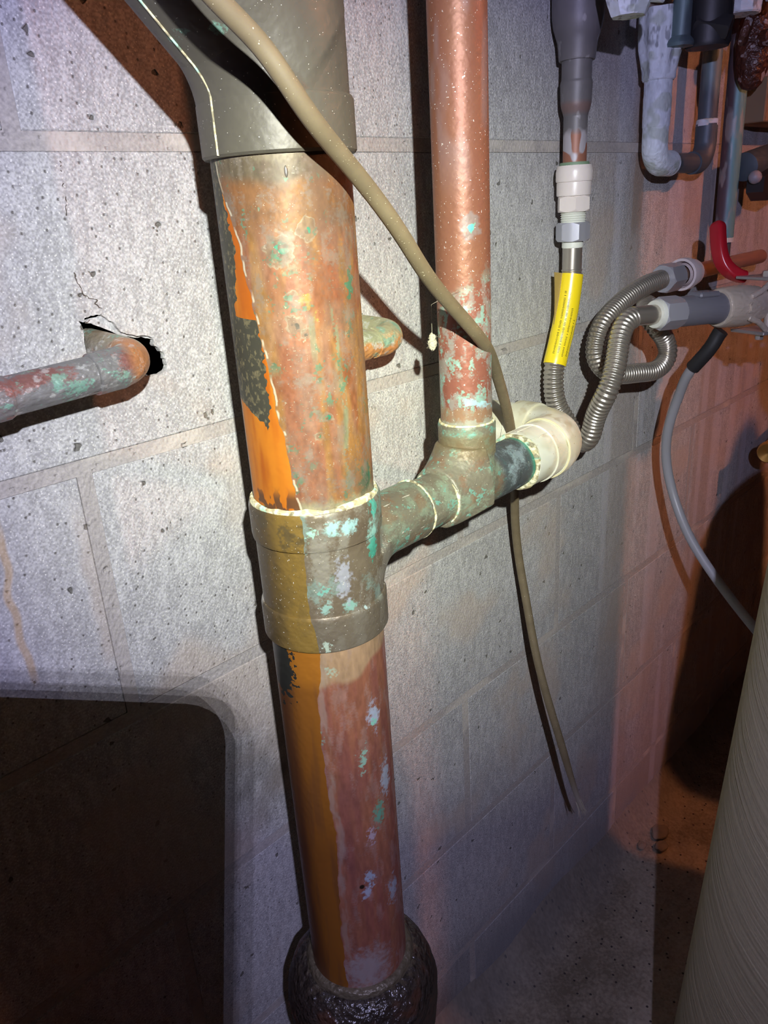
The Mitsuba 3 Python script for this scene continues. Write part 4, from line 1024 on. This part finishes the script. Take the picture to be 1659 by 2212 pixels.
put('board_end', box(1.263, 1.45, 0.455, 0.506, 1.1705, 1.228, 0.0015), 'board', 20, 'brown board end against the wall at the right edge', 'board')
tag('pipe_clamp', 'dark clamp with a black wedge and grey sleeve at the right edge', 'clamp')
put('pipe_clamp__sleeve', lathe((1.232, 0.466, 1.112), (1, 0, 0.12), [(0, 0.012), (0.002, 0.019), (0.02, 0.020), (0.16, 0.020)], 40, lump=0.003, seed=9), 'dark_pipe', 40)
wd = trimesh.Trimesh(np.array([(1.240, y, z) for y in (0.438, 0.462) for z in (1.078, 1.098)] + [(1.262, y, 1.066) for y in (0.438, 0.462)] + [(1.36, y, z) for y in (0.438, 0.462) for z in (1.085, 1.135)])).convex_hull
put('pipe_clamp__wedge', wd, 'black_rubber', 20)
put('pipe_clamp__knob', trimesh.Trimesh(trimesh.creation.icosphere(3).vertices * 0.009 + [1.231, 0.448, 1.098], trimesh.creation.icosphere(3).faces), 'grey_tube', True)
tag('brass_cap', 'small brass cap glinting at the right edge above the beige tank', 'pipe fitting')
put('brass_cap__rim', lathe((1.375, 0.432, 0.655), (1, 0.12, 0.05), [(0.004, 0.004), (0.0, 0.0165), (0.003, 0.0185), (0.010, 0.0190), (0.012, 0.0160), (0.05, 0.0140)], 40), 'brass', 35)
put('brass_cap__tail', lathe((1.42, 0.4375, 0.657), (1, 0.12, 0.05), [(0, 0.010), (0.2, 0.010)], 32), 'brass', 35)

# ------------------------------------------------------------------ grey drain tube with black grip
tag('drain_tube', 'grey plastic tube with a black rubber end, curving down behind the beige tank', 'hose')
GT = [(0.9498, 0.3704, 0.924), (0.9470, 0.3880, 0.8940), (0.9497, 0.3993, 0.8799), (0.9657, 0.418, 0.8455), (0.9794, 0.435, 0.7971), (0.9919, 0.440, 0.7411), (0.9934, 0.425, 0.6895), (0.9809, 0.395, 0.6457), (0.9695, 0.355, 0.6056),
      (0.9565, 0.310, 0.5699), (0.9450, 0.262, 0.5350), (0.935, 0.20, 0.495)]
gp, gs = spline(GT, 0.004)
put('drain_tube__tube', tube(gp[8:], 0.0062, 24), 'grey_tube', True)
kk = int(np.argmin(np.linalg.norm(gp - np.array([0.9490, 0.3985, 0.8815]), axis=1)))
gpre = np.vstack([[(0.9505, 0.3665, 0.9300)], gp[1:kk]])
put('drain_tube__rubber_end', tube(spline(gpre, 0.004)[0], 0.0086, 28), 'black_rubber', 40, label='black rubber end')

# ------------------------------------------------------------------ beige tank and added blockers out of frame
TK = np.array([0.690, 0.081, 0.0])
tag('pressure_tank', 'beige fibre-wound tank with diagonal winding, standing in the right foreground', 'tank')
tp = [(0.035, 0.1255), (0.04, 0.1285), (0.05, 0.13), (0.80, 0.13)]
tp += [(0.80 + 0.15 * math.sin(t), 0.13 * math.cos(t)) for t in np.linspace(0.08, 1.42, 16)]
LEAN = np.array([0.047, -0.049, 1.0])                           # the tank leans a little away from the stack
TK = TK - LEAN * 0.6 + UP * 0.6
put('pressure_tank__shell', lathe(TK, LEAN, tp, 160), 'tank_skin', 40)
put('pressure_tank__foot', lathe(TK, LEAN, [(-0.01, 0.128), (0.0, 0.132), (0.05, 0.132), (0.055, 0.128)], 96), 'tank_base', 35)
put('pressure_tank__blocking_head', lathe(TK, LEAN, [(0.93, 0.045), (0.935, 0.052), (0.985, 0.055), (0.99, 0.088), (1.0, 0.092), (1.13, 0.092), (1.14, 0.085)], 48), 'tank_base', 35)  # head made wide and tall, out of frame, to block the bulb

tag('cocoon', 'pale fuzzy spider egg sac hanging on a thread between the two copper pipes', 'cocoon')
sac = trimesh.creation.icosphere(4)
sv = np.array(sac.vertices)
nn = sv / np.linalg.norm(sv, axis=1, keepdims=True)
sv = sv * np.array([0.0030, 0.0030, 0.0058]) * (1 - 0.28 * np.exp(-((sv[:, 2:3] - 0.35) / 0.18) ** 2)) * (0.85 + 0.5 * meshkit.fbm(nn * 4, 3, 2)[:, None])
SC = np.array([0.4647, 0.400, 0.9910])
put('cocoon__body', trimesh.Trimesh(sv + SC, sac.faces), 'web', True)
fz = []
for k in range(60):
    d_ = rng.normal(size=3); d_ /= np.linalg.norm(d_)
    p0 = SC + d_ * np.array([0.0026, 0.0026, 0.0052])
    fz.append(tube([p0, p0 + d_ * 0.0008 + rng.normal(0, 0.0004, 3), p0 + d_ * 0.0016 + rng.normal(0, 0.0006, 3)], 0.00010, 4))
put('cocoon__fuzz', join(*fz), 'web', True, kind='stuff')
put('cocoon__thread', join(tube([SC + [0, 0, 0.005], SC + [0.0003, 0, 0.028]], 0.00014, 5), tube([SC + [0.0003, 0, 0.028], (0.4560, 0.3625, 1.0330)], 0.00010, 5), tube([SC + [0.0003, 0, 0.028], (0.4700, 0.3720, 1.0330)], 0.00010, 5)), 'web', True)

for k, (x, y, s, sd) in enumerate(((1.075, 0.435, 0.010, 1), (1.105, 0.452, 0.014, 2), (1.055, 0.462, 0.007, 3))):
    ic = trimesh.creation.icosphere(3)
    vv = np.array(ic.vertices) * (0.7 + 0.7 * meshkit.fbm(np.array(ic.vertices) * 1.7 + sd * 9, 3, sd)[:, None]) * np.array([s * 1.3, s, s * 0.5])
    put(num('rubble', k), trimesh.Trimesh(vv + [x, y, 0.004], ic.faces), 'dirt', 40, ['small grey crumb of rubble on the floor, nearest the camera of three', 'largest crumb of rubble on the floor at the edge of the black shadow', 'smallest crumb of rubble on the floor, at the wall foot'][k], 'rubble')

# the photographer's phone, whose shadow falls on the wall at the lower left
PH = CAM - FW * 0.004
ph = []
for a in (0.0195, -0.0515):
    for b in (-0.027, 0.120):
        sx, sy = (-1 if a > 0 else 1), (1 if b < 0 else -1)
        for t in np.linspace(0, math.pi / 2, 8):
            rc = 0.011
            ca, cb = a + sx * rc, b + sy * rc
            for dep in (0.0006, 0.0074):
                ph.append(PH + RT * (ca - sx * rc * math.cos(t)) + DN * (cb - sy * rc * math.sin(t)) - FW * dep)
put('smartphone', trimesh.Trimesh(np.array(ph)).convex_hull, 'phone_glass', 30, 'black smartphone at the camera, casting the round-cornered shadow at the lower left', 'phone')
tag('bulb_blocker', 'added grey cylinder out of frame at the right, blocking the bulb to cast the wide shadow', 'light blocker')
put('bulb_blocker__shell', lathe((1.070, 0.030, 0.0), UP, [(0.05, 0.118), (0.06, 0.122), (1.55, 0.122), (1.58, 0.110), (1.60, 0.06)], 64), 'blocker_paint', 40)  # added cylinder that only blocks the bulb from part of the wall
put('bulb_blocker__foot', lathe((1.070, 0.030, 0.0), UP, [(-0.01, 0.10), (0.06, 0.10)], 48), 'tank_base', 35)
tag('taper_blocker', 'added tapered grey drum out of frame at the right, shaped to cast the slanting shadow', 'drum')
put('taper_blocker__body', lathe((1.49, 0.02, 0.0), UP, [(-0.005, 0.19), (0.02, 0.20), (0.75, 0.145), (0.95, 0.10), (1.06, 0.04)], 64), 'blocker_paint', 40)  # added drum shape, tapered so that its bulb shadow slants
put('taper_blocker__rim', lathe((1.49, 0.02, 0.0), UP, [(0.74, 0.140), (0.745, 0.150), (0.765, 0.150), (0.77, 0.140)], 64), 'tank_base', 35)
bulb = trimesh.creation.icosphere(3)
put('light_bulb', trimesh.Trimesh(np.array(bulb.vertices) * 0.030 + BULB, bulb.faces), 'white_plastic', True, 'bare warm bulb out of frame at the right, seen only by its orange light', 'light bulb')
scene['light_bulb']['emitter'] = {'type': 'area', 'radiance': {'type': 'rgb', 'value': list(BULB_POWER)}}
